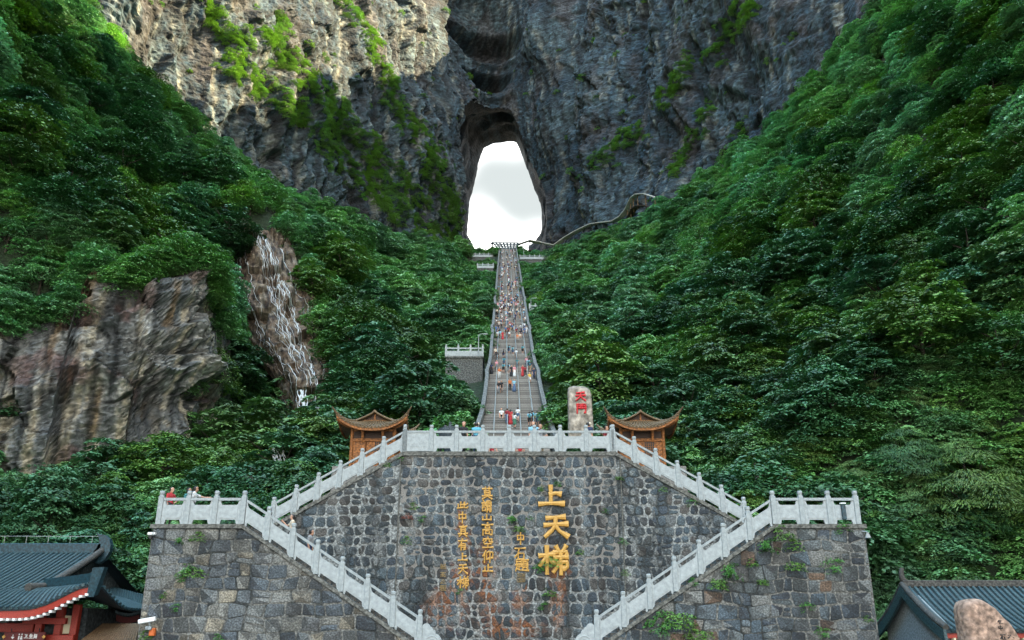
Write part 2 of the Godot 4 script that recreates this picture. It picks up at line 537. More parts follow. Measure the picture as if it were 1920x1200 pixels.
func make_cliffs() -> void:
	var raw: Array = LEFT + RECESS + RIGHT
	var line := PackedVector2Array(raw)
	var n := 760
	line = resample(line, n)
	for pass_ in 6:
		var copy := line.duplicate()
		for k in range(1, n - 1): line[k] = (copy[k - 1] + copy[k] * 2.0 + copy[k + 1]) / 4.0
	var rows := 290
	var back := 7
	var front := contour([[838, 545], [862, 478], [862, 430], [853, 350], [846, 280], [853, 235], [872, 208], [900, 197], [932, 192], [958, 200], [976, 228], [990, 272], [1006, 322], [1021, 380], [1024, 430], [1022, 478], [1030, 545]], 262.0)
	var alcoves: Array = []
	for a in [[912, 62, 13.5, 36.0, 8.0], [928, 62, 11.0, 8.5, 9.0], [922, 134, 8.5, 5.5, 9.0], [935, 101, 9.0, 1.8, -1.5], [930, 174, 8.0, 3.2, -2.5], [862, 100, 3.0, 14.0, 2.5], [1010, 80, 5.0, 14.0, -2.0]]:
		var w := at(a[0], a[1], 262.0)
		alcoves.push_back([w.x, w.y, a[2], a[3], a[4]])
	var pts := PackedVector3Array()
	var col := PackedColorArray()
	var drop := PackedByteArray()
	var total := rows + back
	pts.resize(total * n); col.resize(total * n); drop.resize(total * n)
	var pushes := PackedFloat32Array()
	pushes.resize(total * n)
	var normals: Array[Vector3] = []
	for i in n:
		var p := line[i]
		var t := line[mini(i + 6, n - 1)] - line[maxi(i - 6, 0)]
		var nn := Vector3(t.y, 0, t.x).normalized()      # towards the gorge
		normals.push_back(nn)
		var x := p.x
		var d := p.y
		var s := i * 0.5
		var in_left := x < -8.0 and d < 244.0
		var recess := smoothstep(240.0, 254.0, d)
		var base := land(clampf(x, -112, 114), minf(d, 239.0)) - 7.0
		var top: float
		var sunny := 0.0
		if in_left:
			top = lerpf(176.0, 245.0, smoothstep(110.0, 238.0, d))
			sunny = 0.07
		elif recess > 0.0:
			top = 252.0
		else:
			top = lerpf(221.0, 240.0, smoothstep(205.0, 245.0, d)) + na.get_noise_1d(s * 0.05) * 6.0
		top = maxf(top, base + 30.0)
		var lean := lerpf(0.15 if in_left else 0.13, -0.01, recess)
		for j in total:
			var k := j * n + i
			var jj := mini(j, rows - 1)
			var y := lerpf(base, top, float(jj) / (rows - 1))
			var q := Vector3(x, y, -d) - nn * lean * (y - base)
			# rock joints run in slanted beds
			var g := Vector3(q.x * 0.80 + q.y * 0.55 , q.y * 0.8 - q.x * 0.5, q.z)
			var push := na.get_noise_3d(q.x * 0.016, q.y * 0.013, q.z * 0.016) * 9.0
			push += nb.get_noise_2d(s * 0.05, y * 0.011) * 4.5
			push += (ncell.get_noise_3d(g.x * 0.10, g.y * 0.035, g.z * 0.10)) * 1.2
			push += (ncell2.get_noise_3d(g.x * 0.26, g.y * 0.11, g.z * 0.26)) * 0.45
			push += nb.get_noise_3d(q.x * 0.16, q.y * 0.10, q.z * 0.16) * 1.0
			var warp := na.get_noise_3d(q.x * 0.05, q.y * 0.03, q.z * 0.05)
			var fa := facet(Vector2(s * 0.13 + y * 0.035 + warp * 0.7, y * 0.055 - s * 0.02 + warp * 0.5), 3.0)
			push += fa.x * 2.6
			var fs := facet(Vector2(s * 0.42 + y * 0.10 + warp * 2.0, y * 0.17 - s * 0.05 + warp), 5.0)
			push += fs.x * 0.75
			push += (fposmod(s * 0.17 + y * 0.045 + warp * 1.6, 1.0) - 0.5) * 1.2
			push += (fposmod(s * 0.52 - y * 0.11 + warp * 3.0, 1.0) - 0.5) * 0.8
			push += (fposmod(y * 0.085 + s * 0.03 + warp * 2.0, 1.0) - 0.5) * 0.9 * smoothstep(-0.1, 0.3, nb.get_noise_2d(s * 0.04, y * 0.04))
			push *= 1.0 - 0.45 * recess
			if recess > 0.0:
				for a in alcoves:
					var r := Vector2((q.x - a[0]) / a[2], (q.y - a[1]) / a[3])
					if r.y > 0.0: r.y *= 1.5
					push -= a[4] * (1.0 - smoothstep(0.45, 1.1, r.length())) * recess
			pushes[k] = push
			if j >= rows:
				q += -nn * 12.0 * (j - rows + 1) - UP3 * 0.2 * (j - rows + 1)
			pts[k] = q
			col[k] = rock_color(s, y, q + nn * push, sunny) * lerpf(0.30, 1.0, smoothstep(0.0, 0.08, fa.y)) * lerpf(0.5, 1.0, smoothstep(0.0, 0.10, fs.y)) * (0.75 + 0.3 * fa.z + 0.2 * fs.z)
			if recess > 0.5 and Geometry2D.is_point_in_polygon(Vector2(q.x, q.y), front): drop[k] = 1
	for pass_ in 2:
		var old := pushes.duplicate()
		for j in range(1, total - 1):
			for i in range(1, n - 1):
				var k := j * n + i
				pushes[k] = old[k] * 0.4 + (old[k - 1] + old[k + 1] + old[k - n] + old[k + n]) * 0.15
	for i in n:
		for j in total:
			var k := j * n + i
			var grit := nb.get_noise_3d(pts[k].x * 0.8, pts[k].y * 0.6, pts[k].z * 0.8)
			pts[k] += normals[i] * (pushes[k] + grit * 0.75)
			col[k] = col[k] * (1.0 + 1.0 * grit)
	# the rim of the arch: pull the inner edge onto the outline
	for j in range(1, total - 1):
		for i in range(1, n - 1):
			var k := j * n + i
			if drop[k] == 1 and (drop[k - 1] == 0 or drop[k + 1] == 0 or drop[k - n] == 0 or drop[k + n] == 0):
				var best := 1e9
				var to := Vector2.ZERO
				for e in front.size() - 1:
					var w := Geometry2D.get_closest_point_to_segment(Vector2(pts[k].x, pts[k].y), front[e], front[e + 1])
					var dist := w.distance_squared_to(Vector2(pts[k].x, pts[k].y))
					if dist < best: best = dist; to = w
				pts[k].x = to.x; pts[k].y = to.y
				drop[k] = 2
	var rim: Array[Vector3] = []
	for k in drop.size():
		if drop[k] == 2:
			drop[k] = 0
			rim.push_back(pts[k])
	var am := sheet(n, total, pts, col, drop, true)
	structure("cliff", faceted(am), M.rock, "grey limestone cliffs round the head of the gorge")
	cliff_pts = pts
	cliff_drop = drop
	# the passage through the mountain
	var rear := contour([[872, 530], [892, 471], [884, 455], [876, 440], [878, 410], [880, 380], [889, 345], [896, 312], [902, 290], [908, 277], [925, 269], [940, 267], [955, 264], [968, 266], [975, 280], [983, 302], [992, 328], [1000, 352], [1009, 372], [1014, 388], [1016, 415], [1014, 436], [1002, 452], [990, 462], [992, 530]], 291.0)
	var m := 130
	var a_ := resample(front, m)
	var b_ := resample(rear, m)
	var rings := 26
	var tp := PackedVector3Array()
	var tc := PackedColorArray()
	var mid := Vector2(-2, 150)
	for r in rings:
		var f := float(r) / (rings - 1)
		for i in m:
			var c2 := a_[i].lerp(b_[i], f)
			var out := (c2 - mid).normalized()
			var z := lerpf(-261.0, -291.0, f)
			var q := Vector3(c2.x, c2.y, z)
			var bump := (ncell.get_noise_3d(q.x * 0.09, q.y * 0.09, q.z * 0.2) + 0.4) * 1.6 + nb.get_noise_3d(q.x * 0.2, q.y * 0.2, q.z * 0.2) * 1.1
			bump *= sin(PI * clampf(f * 0.9 + 0.05, 0, 1))
			bump += nb.get_noise_2d(i * 0.35, 3.0) * 0.22 * f + 2.0 * sin(PI * f)
			if r == 0: bump = 0.9
			var reach := 1e9
			if r < 5:      # the mouth takes up the depth of the cliff round it
				for p in rim:
					var dd := Vector2(p.x - c2.x, p.y - c2.y).length_squared()
					if dd < reach: reach = dd; z = lerpf(p.z - 0.25, -291.0, f)
				q.z = z
			q += Vector3(out.x, out.y, 0) * bump
			tp.push_back(q)
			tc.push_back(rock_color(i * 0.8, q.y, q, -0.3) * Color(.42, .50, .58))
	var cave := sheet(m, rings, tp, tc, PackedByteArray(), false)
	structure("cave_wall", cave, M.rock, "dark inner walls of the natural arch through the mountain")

func make_crag() -> void:
	# the blocky grey crag at the left, and the brown slab under the waterfall
	var line := resample(PackedVector2Array([Vector2(-62, 61), Vector2(-47, 63.5), Vector2(-37, 65.5), Vector2(-30.5, 68), Vector2(-27.6, 73), Vector2(-27.5, 80), Vector2(-29, 88), Vector2(-32, 95)]), 260)
	for pass_ in 6:
		var copy := line.duplicate()
		for k in range(1, line.size() - 1): line[k] = (copy[k - 1] + copy[k] * 2.0 + copy[k + 1]) / 4.0
	var n := line.size()
	var rows := 150
	var pts := PackedVector3Array()
	var col := PackedColorArray()
	var total := rows + 4
	pts.resize(n * total); col.resize(n * total)
	for i in n:
		var p := line[i]
		var t := line[mini(i + 3, n - 1)] - line[maxi(i - 3, 0)]
		var nn := Vector3(t.y, 0, t.x).normalized()
		var base := land(p.x, p.y - 4.0) - 3.0
		var top := land(p.x - 5.0 + 2.0 * smoothstep(74.0, 80.0, p.y), p.y + 7.0 - 5.0 * smoothstep(74.0, 80.0, p.y)) + 2.6 - 2.4 * smoothstep(74.0, 80.0, p.y)
		var cut := 560.0 if seen(Vector3(p.x, 25, -p.y)).x < 120.0 else lerpf(560.0, 480.0, smoothstep(110.0, 165.0, seen(Vector3(p.x, 30, -p.y)).x))
		cut += 70.0 * smoothstep(360.0, 430.0, seen(Vector3(p.x, 30, -p.y)).x) + 45.0 * nb.get_noise_1d(i * 0.025)
		top = minf(top, at(300.0, cut, p.y).y)
		top = maxf(top, base + 4.0)
		for j in total:
			var k := j * n + i
			var f := float(mini(j, rows - 1)) / (rows - 1)
			var y := lerpf(base, top, f)
			var s := i * 0.21
			var q := Vector3(p.x, y, -p.y) - nn * (0.10 * (y - base) * (0.4 + f))
			var g := Vector3(s * 0.78 + y * 0.45, y * 0.80 - s * 0.42, 0)
			var warp := na.get_noise_2d(s * 0.10, y * 0.10)
			var fb := facet(Vector2(g.x * 0.22 + warp * 0.4, g.y * 0.34 + warp * 0.4), 1.0)
			var fc := facet(Vector2(g.x * 0.7 + warp, g.y * 0.85), 2.0)
			var push := fb.x * 1.7 + fc.x * 0.34
			push += (fposmod(g.y * 0.13 + warp * 0.5, 1.0) - 0.6) * 1.3 + (fposmod(g.y * 0.55 - g.x * 0.1 + warp * 1.5, 1.0) - 0.5) * 0.22
			push += na.get_noise_2d(s * 0.06, y * 0.06) * 1.6 + nb.get_noise_2d(s * 0.5, y * 0.4) * 0.25
			push += 1.6 * smoothstep(0.45, 0.62, f) - 1.0 * smoothstep(0.3, 0.0, f)
			push += nb.get_noise_2d(s * 2.1, y * 2.1) * 0.22
			push *= lerpf(1.0, 0.35, smoothstep(340.0, 430.0, seen(q).x))
			q += nn * push
			if j >= rows: q += -nn * 2.2 * (j - rows + 1) - UP3 * 1.1 * (j - rows + 1)
			pts[k] = q
			var streak := nb.get_noise_2d(s * 0.55, y * 0.05)
			var fine := nb.get_noise_2d(s * 1.6, y * 1.1)
			var c := Color(.20, .22, .225).lerp(Color(.50, .51, .48), smoothstep(-0.3, 0.3, streak + ncell2.get_noise_2d(g.x * 0.42, g.y * 0.36) * 0.2))
			var low := smoothstep(0.55, 0.1, f)
			c = c.lerp(Color(.64, .57, .42), smoothstep(0.04, 0.34, streak * 0.8 + fine * 0.3 + low * 0.22 - 0.06))
			c = c.lerp(Color(.30, .19, .08), 0.75 * smoothstep(0.2, 0.36, nb.get_noise_2d(s * 0.22 + 30.0, y * 0.04) + low * 0.10 - smoothstep(4.0, 22.0, s - 8.0) * 0.1))
			c = c.lerp(Color(.22, .10, .085), 0.6 * smoothstep(0.3, 0.45, nb.get_noise_2d(s * 0.16 + 77.0, y * 0.16 + 5.0) + 0.1 * smoothstep(0.5, 0.8, f)))
			c = c.lerp(Color(.035, .04, .042), 0.85 * smoothstep(0.12, 0.36, nb.get_noise_2d(s * 0.8 + 15.0, y * 0.06 + 9.0) + fine * 0.2))
			col[k] = c * (0.9 + 0.5 * fine) * lerpf(0.22, 1.0, smoothstep(0.0, 0.08, fb.y)) * lerpf(0.6, 1.0, smoothstep(0.0, 0.07, fc.y)) * (0.75 + 0.5 * fb.z)
	for i in range(0, n, 2): brow.push_back(pts[(rows - 1) * n + i])
	structure("rock_crag", faceted(sheet(n, total, pts, col, PackedByteArray(), true)), M.crag, "blocky grey and ochre crag above the left landing")

	# waterfall slab
	var le := resample(PackedVector2Array([Vector2(428, 425), Vector2(432, 500), Vector2(436, 580), Vector2(458, 650), Vector2(515, 720), Vector2(530, 790)]), 70)
	var re := resample(PackedVector2Array([Vector2(532, 425), Vector2(566, 510), Vector2(600, 580), Vector2(624, 650), Vector2(632, 710), Vector2(620, 790)]), 70)
	var w := 44
	var sp := PackedVector3Array()
	var sc := PackedColorArray()
	for j in 70:
		var f := 1.0 - j / 69.0
		var r := int(round(f * 69))
		for i in w:
			var e := float(i) / (w - 1)
			var uv := le[r].lerp(re[r], e)
			var q := at(uv.x, uv.y, lerpf(99.0, 83.5, f) + 20.0 * (e - 0.5) * (e - 0.5) + 1.0)
			var step_ := ncell.get_noise_2d(e * 2.2, f * 8.0) * 1.2 + ncell2.get_noise_2d(e * 6.0, f * 16.0) * 0.7 + nb.get_noise_2d(e * 9.0, f * 14.0) * 0.5
			q += Vector3(0.25, 0.1, 1.0) * step_
			sp.push_back(q)
			var t := nb.get_noise_2d(e * 6.0, f * 18.0)
			var c := Color(.26, .18, .12).lerp(Color(.44, .36, .265), smoothstep(-0.2, 0.3, t))
			c = c.lerp(Color(.055, .04, .032), smoothstep(0.0, 0.35, nb.get_noise_2d(e * 12.0 + 4.0, f * 22.0)))
			sc.push_back(c)
	fall_pts = sp
	structure("rock_slab", faceted(sheet(w, 70, sp, sc, PackedByteArray(), false)), M.crag, "wet brown rock face under the waterfall")

var fall_pts := PackedVector3Array()
var brow := PackedVector3Array()

func make_waterfall() -> void:
	var o := thing("waterfall", "thin white waterfall in many threads down brown rock on the left slope", "", Vector3.ZERO)
	o.set_meta("kind", "structure")
	var w := 44
	var r := RandomNumberGenerator.new()
	r.seed = 77
	for k in 50:
		# threads wander from the lip down the slab, and break up in places
		var e := r.randf_range(0.02, 0.30) if k < 16 else clampf(r.randfn(0.55, 0.13), 0.05, 0.9)
		var f0 := r.randf_range(0.0, 0.75)
		var f1 := minf(f0 + r.randf_range(0.12, 0.5), 0.97)
		if k < 10:
			f0 = r.randf_range(0.0, 0.1); f1 = r.randf_range(0.3, 0.55)
		if k % 3 == 1:
			e = clampf(0.5 + f0 * 0.12 + r.randfn(0.0, 0.05), 0.1, 0.85)
		var b := MB.new()
		var half := r.randf_range(0.015, 0.06)
		var prev: Array = []
		var drift := r.randf_range(-0.05, 0.14)
		var steps := int((f1 - f0) * 70.0)
		for s in steps + 1:
			var f := f0 + s / 70.0
			var ee := clampf(e + drift * (f - f0) * 2.0 + 0.012 * sin(f * 40.0 + k) + nb.get_noise_2d(f * 16.0, k * 3.0) * 0.06, 0.02, 0.97)
			var j := 69 - int(f * 69.0)
			var i := int(ee * (w - 1))
			var q := fall_pts[j * w + i].lerp(fall_pts[j * w + mini(i + 1, w - 1)], ee * (w - 1) - i) + Vector3(0.06, 0.06, 0.24)
			var ww := half * (0.5 + 0.9 * absf(nb.get_noise_2d(f * 40.0, k * 7.0 + 2.0)) * 2.0) * (1.0 if s > 0 and s < steps else 0.2)
			var side := Vector3(0.95, 0.1, 0.3) * ww
			var cur := [q - side, q + Vector3(0, 0, 0.07), q + side]
			if prev.size():
				b.quad(cur[0], cur[1], prev[1], prev[0])
				b.quad(cur[1], cur[2], prev[2], prev[1])
			prev = cur
		put("water_thread", b.into(), M.water, o)
	# the two small falls lower down the gully
	for g in [[588, 772, 16, 20, 82.0], [522, 852, 22, 26, 66.0], [565, 746, 16, 30, 83.0]]:
		for k in 7:
			var b := MB.new()
			var u: float = g[0] + r.randf_range(-g[2], g[2]) * 0.5
			var prev: Array = []
			for s in 9:
				var q := at(u + sin(s * 1.1 + k) * 1.6 + s * 0.5, g[1] - g[3] * 0.5 + g[3] * s / 8.0, g[4] - s * 0.08)
				var side := Vector3(r.randf_range(0.03, 0.10), 0, 0)
				var cur := [q - side, q + Vector3(0, 0, 0.06), q + side]
				if prev.size():
					b.quad(cur[0], cur[1], prev[1], prev[0])
					b.quad(cur[1], cur[2], prev[2], prev[1])
				prev = cur
			put("water_thread", b.into(), M.water, o)

# ---------------------------------------------------------------- trees
func leaf_card(v: PackedVector3Array, n: PackedVector3Array, c: PackedColorArray, p: Vector3, along: Vector3, face: Vector3, l: float, w: float, dome: Vector3, col: Color) -> void:
	var side := along.cross(face).normalized() * w * 0.5
	var tip := p + along * l
	var mid := p + along * l * 0.45 + face * l * 0.08
	var nn := (face + dome * 0.55).normalized()
	v.append_array([p, mid - side, tip, p, tip, mid + side])
	for k in 6:
		n.push_back(nn)
		c.push_back(col)

func crown(seed_: int, kind: String) -> ArrayMesh:
	# a crown of flattened leaf sprays set round a dome; about 4 m across, its foot at the origin
	var r := RandomNumberGenerator.new()
	r.seed = seed_
	var v := PackedVector3Array()
	var n := PackedVector3Array()
	var c := PackedColorArray()
	var R := 2.3
	var H := 4.4
	var base := Color(.054, .106, .050)
	var count := 56
	var leaves := 150
	var size := 0.22
	match kind:
		"round":
			H = 4.0; R = 2.4; base = Color(.054, .110, .044); count = 66; leaves = 120; size = 0.20
		"pale":
			base = Color(.070, .128, .070); size = 0.25; count = 54
		"bright":
			H = 3.6; R = 2.2; base = Color(.075, .138, .034); count = 50; leaves = 130; size = 0.19
		"bamboo":
			H = 3.8; R = 2.3; base = Color(.066, .108, .036); count = 80; leaves = 210; size = 0.15
		"ledge":
			H = 1.6; R = 1.35; base = Color(.070, .118, .030); count = 22; leaves = 50; size = 0.2
		"shrub":
			H = 1.7; R = 1.35; base = Color(.052, .110, .040); count = 24; leaves = 70; size = 0.18
	for k in count:
		var t := r.randf()
		var az := k * 2.39996 + r.randf_range(-0.4, 0.4)
		var prof: float
		if kind == "tiered" or kind == "pale":
			t = (floor(t * 7.0) + 0.5 + r.randf_range(-0.22, 0.22)) / 7.0
			prof = pow(sin(PI * clampf(t * 0.78 + 0.2, 0, 1)), 0.6)
		else:
			prof = sqrt(maxf(0.0, 1.0 - pow(absf(t * 1.5 - 0.5), 2.4)))
		var rad := R * prof * (0.45 + 0.55 * sqrt(r.randf()))
		var lift := r.randf_range(0.85, 1.12)
		var p := Vector3(cos(az) * rad, H * (0.20 + 0.75 * t) * lift, sin(az) * rad)
		var rs := R * r.randf_range(0.28, 0.46) * (1.15 - 0.45 * t)
		var outw := Vector3(cos(az), 0.5 + t, sin(az)).normalized()
		var tone := r.randf_range(0.60, 1.40)
		var warm := r.randf_range(-0.012, 0.010)
		var tilt := Vector3(cos(az) * 0.35, 1.0, sin(az) * 0.35).normalized()
		for i in leaves:
			var a := r.randf() * TAU
			var q := sqrt(r.randf())
			var off := Vector3(cos(a) * q * rs, 0, sin(a) * q * rs)
			off.y = -0.34 * rs * q * q + r.randf_range(-0.10, 0.10) * rs - off.dot(Vector3(cos(az), 0, sin(az))) * 0.22
			if kind == "round" or kind == "shrub" or kind == "bright": off.y += r.randf_range(-0.4, 0.4) * rs * (1.0 - q)
			var along := (Vector3(cos(a), r.randf_range(-0.55, 0.1), sin(a))).normalized()
			var face := (tilt + Vector3(r.randfn(0, 0.38), 0, r.randfn(0, 0.38))).normalized()
			var l := size * r.randf_range(0.7, 1.35)
			var w := l * 0.55
			if kind == "bamboo":
				along = (along + Vector3(0, -0.5, 0)).normalized()
				w = l * 0.24; l *= 1.3
			face = (face - along * face.dot(along)).normalized()
			var cc := base * (2.8 * tone * r.randf_range(0.75, 1.25))
			cc.r = maxf(cc.r + warm, 0.004); cc.a = 1.0
			leaf_card(v, n, c, p + off, along, face, l, w, outw, cc)
	var arr := []
	arr.resize(Mesh.ARRAY_MAX)
	arr[Mesh.ARRAY_VERTEX] = v; arr[Mesh.ARRAY_NORMAL] = n; arr[Mesh.ARRAY_COLOR] = c
	var am := ArrayMesh.new()
	am.add_surface_from_arrays(Mesh.PRIMITIVE_TRIANGLES, arr)
	return am

func trunk(seed_: int, H: float, R: float) -> ArrayMesh:
	var r := RandomNumberGenerator.new()
	r.seed = seed_
	var b := MB.new()
	var pts: Array = []
	var rad: Array = []
	for k in 7:
		pts.push_back(Vector3(r.randf_range(-0.12, 0.12) * k * 0.3, -0.8 + (H * 0.8 + 0.8) * k / 6.0, r.randf_range(-0.12, 0.12) * k * 0.3))
		rad.push_back(lerpf(0.16, 0.03, k / 6.0))
	b.tube(pts, rad, 6)
	for k in 7:
		var i := 2 + k % 4
		var a := k * 2.4
		var o := Vector3(cos(a), 0.45, sin(a))
		b.tube([pts[i], pts[i] + o * R * 0.4, pts[i] + o * R * 0.75 + Vector3(0, 0.1, 0)], [0.06, 0.04, 0.015], 5)
	return b.into()

var hidden_by := []      # [outline in the survey picture, distance]: what a tree in front must leave in view

func blocks(p: Vector3, h: float, w: float) -> bool:
	var d := -p.z
	for e in hidden_by:
		if d > e[1]: continue
		for k in [[0.0, 1.0], [-0.7, 0.75], [0.7, 0.75], [0.0, 0.6]]:
			var s := seen(p + Vector3(k[0] * w, h * k[1], 0))
			if Geometry2D.is_point_in_polygon(s, e[0]): return true
	return false

func where_words(s: Vector2, d: float) -> String:
	var x := s.x
	var y := s.y
	if x < 960:
		if y > 860: return "behind the left lower landing" if x > 280 else "behind the blue-tiled hall"
		if x < 440 and y > 640: return "at the foot of the grey crag"
		if x < 440 and y > 430: return "on the brow of the grey crag"
		if x < 660 and y > 420 and x > 430 and y < 760: return "beside the waterfall"
		if y > 690 and x < 800: return "behind the left pavilion"
		if y > 640: return "between left pavilion and long stair"
		if x < 300 and y < 430: return "high above the grey crag"
		if x < 600: return "on the left slope above the waterfall"
		return "on the left slope near the upper stair"
	if x < 1120 and y < 720: return "right of the upper stair"
	if x < 1300 and y > 680: return "behind the right pavilion"
	if x < 1500 and y > 760: return "above the right flight"
	if y > 820: return "behind the right lower landing"
	if x < 1300: return "on the right slope below the covered walkway"
	if x > 1600 and y > 480: return "at the lower right picture edge"
	if y < 300: return "high on the right slope under the cliff"
	if x > 1600: return "on the upper right slope"
	return "in the middle of the right slope"

func make_trees() -> void:
	var kinds := ["tiered", "tiered", "tiered", "pale", "pale", "round", "round", "bright", "bamboo"]
	var words := {"tiered": "dark green layered tree", "pale": "pale blue-green tree", "round": "mid green bushy tree", "bright": "yellow-green tree", "bamboo": "olive feathery bamboo"}
	var crowns: Array = []
	var trunks: Array = []
	for k in kinds.size():
		crowns.push_back(crown(100 + k, kinds[k]))
		trunks.push_back(trunk(200 + k, 4.2, 2.2))
	var shrub_meshes := [crown(300, "shrub"), crown(301, "shrub"), crown(302, "shrub")]
	var spots: Array = []
	var r := RandomNumberGenerator.new()
	r.seed = 4242
	var d := 43.0
	while d < 246.0:
		var cell := 2.9 + d * 0.0045
		var x := -115.0
		while x < 125.0:
			var px := x + r.randf_range(-0.45, 0.45) * cell
			var pd := d + r.randf_range(-0.45, 0.45) * cell
			var pick := r.randf()
			var sc := (0.72 + 0.95 * pow(r.randf(), 1.6)) * (1.0 + 0.25 * na.get_noise_2d(px * 0.06, pd * 0.06))
			var tint := na.get_noise_2d(px * 0.045 + 9.0, pd * 0.045)
			x += cell
			var gap := absf(px - stair_x(pd))
			if gap < 3.3 + (0.9 if pd < 90.0 else 0.0): continue
			if pd < 58.5 and absf(px - AX) < 13.0: continue
			if pd < 54.0 and px < -15.0: continue
			if pd < 50.0 and px < -8.0 and px > -22.0: continue
			if pd < 51.0 and px > 16.0: continue
			if pd < 53.5 and px > 16.0: sc *= 0.55
			if pd < 47.5 and px > -8.0 and px < 20.5: continue
			if pd < 49.5 and (px < -16.0 or px > 17.0) and land(px, pd) < 7.0 : sc *= 0.8
			if gap > wall_at(px, pd) - 1.5: continue
			var y := land(px, pd)
			var p := Vector3(px, y - 0.2, -pd)
			var near_cliff := wall_at(px, pd) - gap
			if near_cliff < 9.0: sc *= lerpf(0.45, 1.0, near_cliff / 9.0)
			if gap < 7.0: sc *= 0.62
			if poly_sd(Vector2(px, pd), low_poly) > 0.0 and pd < 66.0 and px < -20.0: sc *= 0.85
			var s := seen(p + Vector3(0, 2, 0))
			if s.x < -120 or s.x > 2040 or s.y < -110 or s.y > 1260: continue
			var kind := 0
			if tint > 0.16: kind = 7 if pick < 0.22 else 5 if pick < 0.5 else 1
			elif tint < -0.13: kind = 3 if pick < 0.45 else 4 if pick < 0.75 else 2
			else: kind = int(pick * 6.99)
			if px > 21.0 and pd < 58.0 and s.y > 760: kind = 8 if pick < 0.7 else 7
			if sc * 4.3 > 1.0 and blocks(p, 4.5 * sc, 2.2 * sc):
				sc *= 0.5
				if blocks(p, 4.5 * sc, 2.2 * sc): continue
			spots.push_back([p, sc, r.randf() * TAU, kind, s, pd])
		d += cell
	# close planting on the steep faces: behind the two houses, and on the brow of the crag
	for zone in [[16.0, 62.0, 49.5, 63.0, 1.55, 8], [-62.0, -16.0, 53.0, 62.0, 2.1, 5], [-66.0, -24.0, 66.0, 84.0, 1.9, 5], [-64.0, -26.0, 66.2, 73.0, 1.0, 5]]:
		var zx: float = zone[0]
		while zx < zone[1]:
			var zd: float = zone[2]
			while zd < zone[3]:
				var px := zx + r.randf_range(-0.6, 0.6)
				var pd := zd + r.randf_range(-0.6, 0.6)
				var sc := r.randf_range(0.42, 0.78)
				var turn := r.randf() * TAU
				var pick := r.randf()
				zd += zone[4]
				var p := Vector3(px, land(px, pd) - 0.4, -pd)
				if poly_sd(Vector2(px, pd), low_poly) > 1.8 and zone[2] > 60.0: continue
				if blocks(p, 4.0 * sc, 2.0 * sc): continue
				var s := seen(p + Vector3(0, 1.2, 0))
				if s.x < -120 or s.x > 2040 or s.y < -110 or s.y > 1240: continue
				var kind: int = [zone[5], 7, 1, 6, zone[5], 3][int(pick * 5.99)]
				spots.push_back([p, sc, turn, kind, s, pd])
			zx += zone[4]
	spots.sort_custom(func(a, b): return a[1] / a[5] > b[1] / b[5])
	var protos: Array = []
	for k in kinds.size(): protos.push_back(null)
	var rest: Array = []
	for k in kinds.size(): rest.push_back([])
	var made := 0
	var told := {}
	for e in spots:      # alike neighbours are told apart by their order from the left
		if told.size() > 100000: break
		var s: Vector2 = e[4]
		if made < 300 and s.x > -20 and s.x < 1940 and s.y > -10 and s.y < 1190:
			made += 1
			var label: String = words[kinds[e[3]]] + " " + where_words(s, e[5])
			if e[1] > 1.3: label = "tall " + label
			elif e[1] < 0.65: label = "low " + label
			if not told.has(label): told[label] = []
			told[label].push_back([s.x, e])
	for label in told:
		var l: Array = told[label]
		l.sort_custom(func(a, b): return a[0] < b[0])
		for k in l.size():
			l[k][1].push_back(label if l.size() == 1 else label + ", " + ["first", "second", "third", "fourth", "fifth", "sixth", "seventh", "eighth", "ninth", "tenth", "eleventh", "twelfth", "thirteenth", "fourteenth", "fifteenth", "sixteenth", "seventeenth", "eighteenth", "nineteenth", "twentieth", "21st", "22nd", "23rd", "24th", "25th", "26th", "27th", "28th", "29th", "30th"][mini(k, 29)] + " from left")
	made = 0
	for e in spots:
		var k: int = e[3]
		var s: Vector2 = e[4]
		if made < 300 and s.x > -20 and s.x < 1940 and s.y > -10 and s.y < 1190:
			var o: Node3D
			var label: String = e[6]
			if protos[k] == null:
				o = thing("bamboo_clump" if kinds[k] == "bamboo" else "broadleaf_tree", label, "bamboo" if kinds[k] == "bamboo" else "tree")
				put("trunk", trunks[k], M.bark, o)
				put("crown", crowns[k], M.leaf[k % 6], o)
				protos[k] = o
			else:
				o = protos[k].duplicate()
				o.name = numbered("bamboo_clump" if kinds[k] == "bamboo" else "broadleaf_tree")
				add_child(o, true)
				o.set_meta("label", label)
			o.get_node("crown").material_override = M.leaf[(made * 7 + made / 5) % 6]
			o.set_meta("group", "bamboo on the lower right slope" if kinds[k] == "bamboo" else "trees on the two slopes")
			o.transform = Transform3D(Basis(UP3, e[2]).scaled(Vector3(e[1], e[1] * (0.9 + 0.25 * fposmod(e[2], 1.0)), e[1])), e[0])
			made += 1
		else:
			rest[k].push_back(e)
	var wood := thing("forest", "dense far-off wood that covers both slopes of the gorge", "forest")
	wood.set_meta("kind", "stuff")
	for k in kinds.size():
		if rest[k].is_empty(): continue
		scatter("foliage", crowns[k], M.leaf_mm, rest[k], wood)
		scatter("stems", trunks[k], M.bark, rest[k], wood)
	# undergrowth on the slopes
	var under: Array = []
	d = 43.5
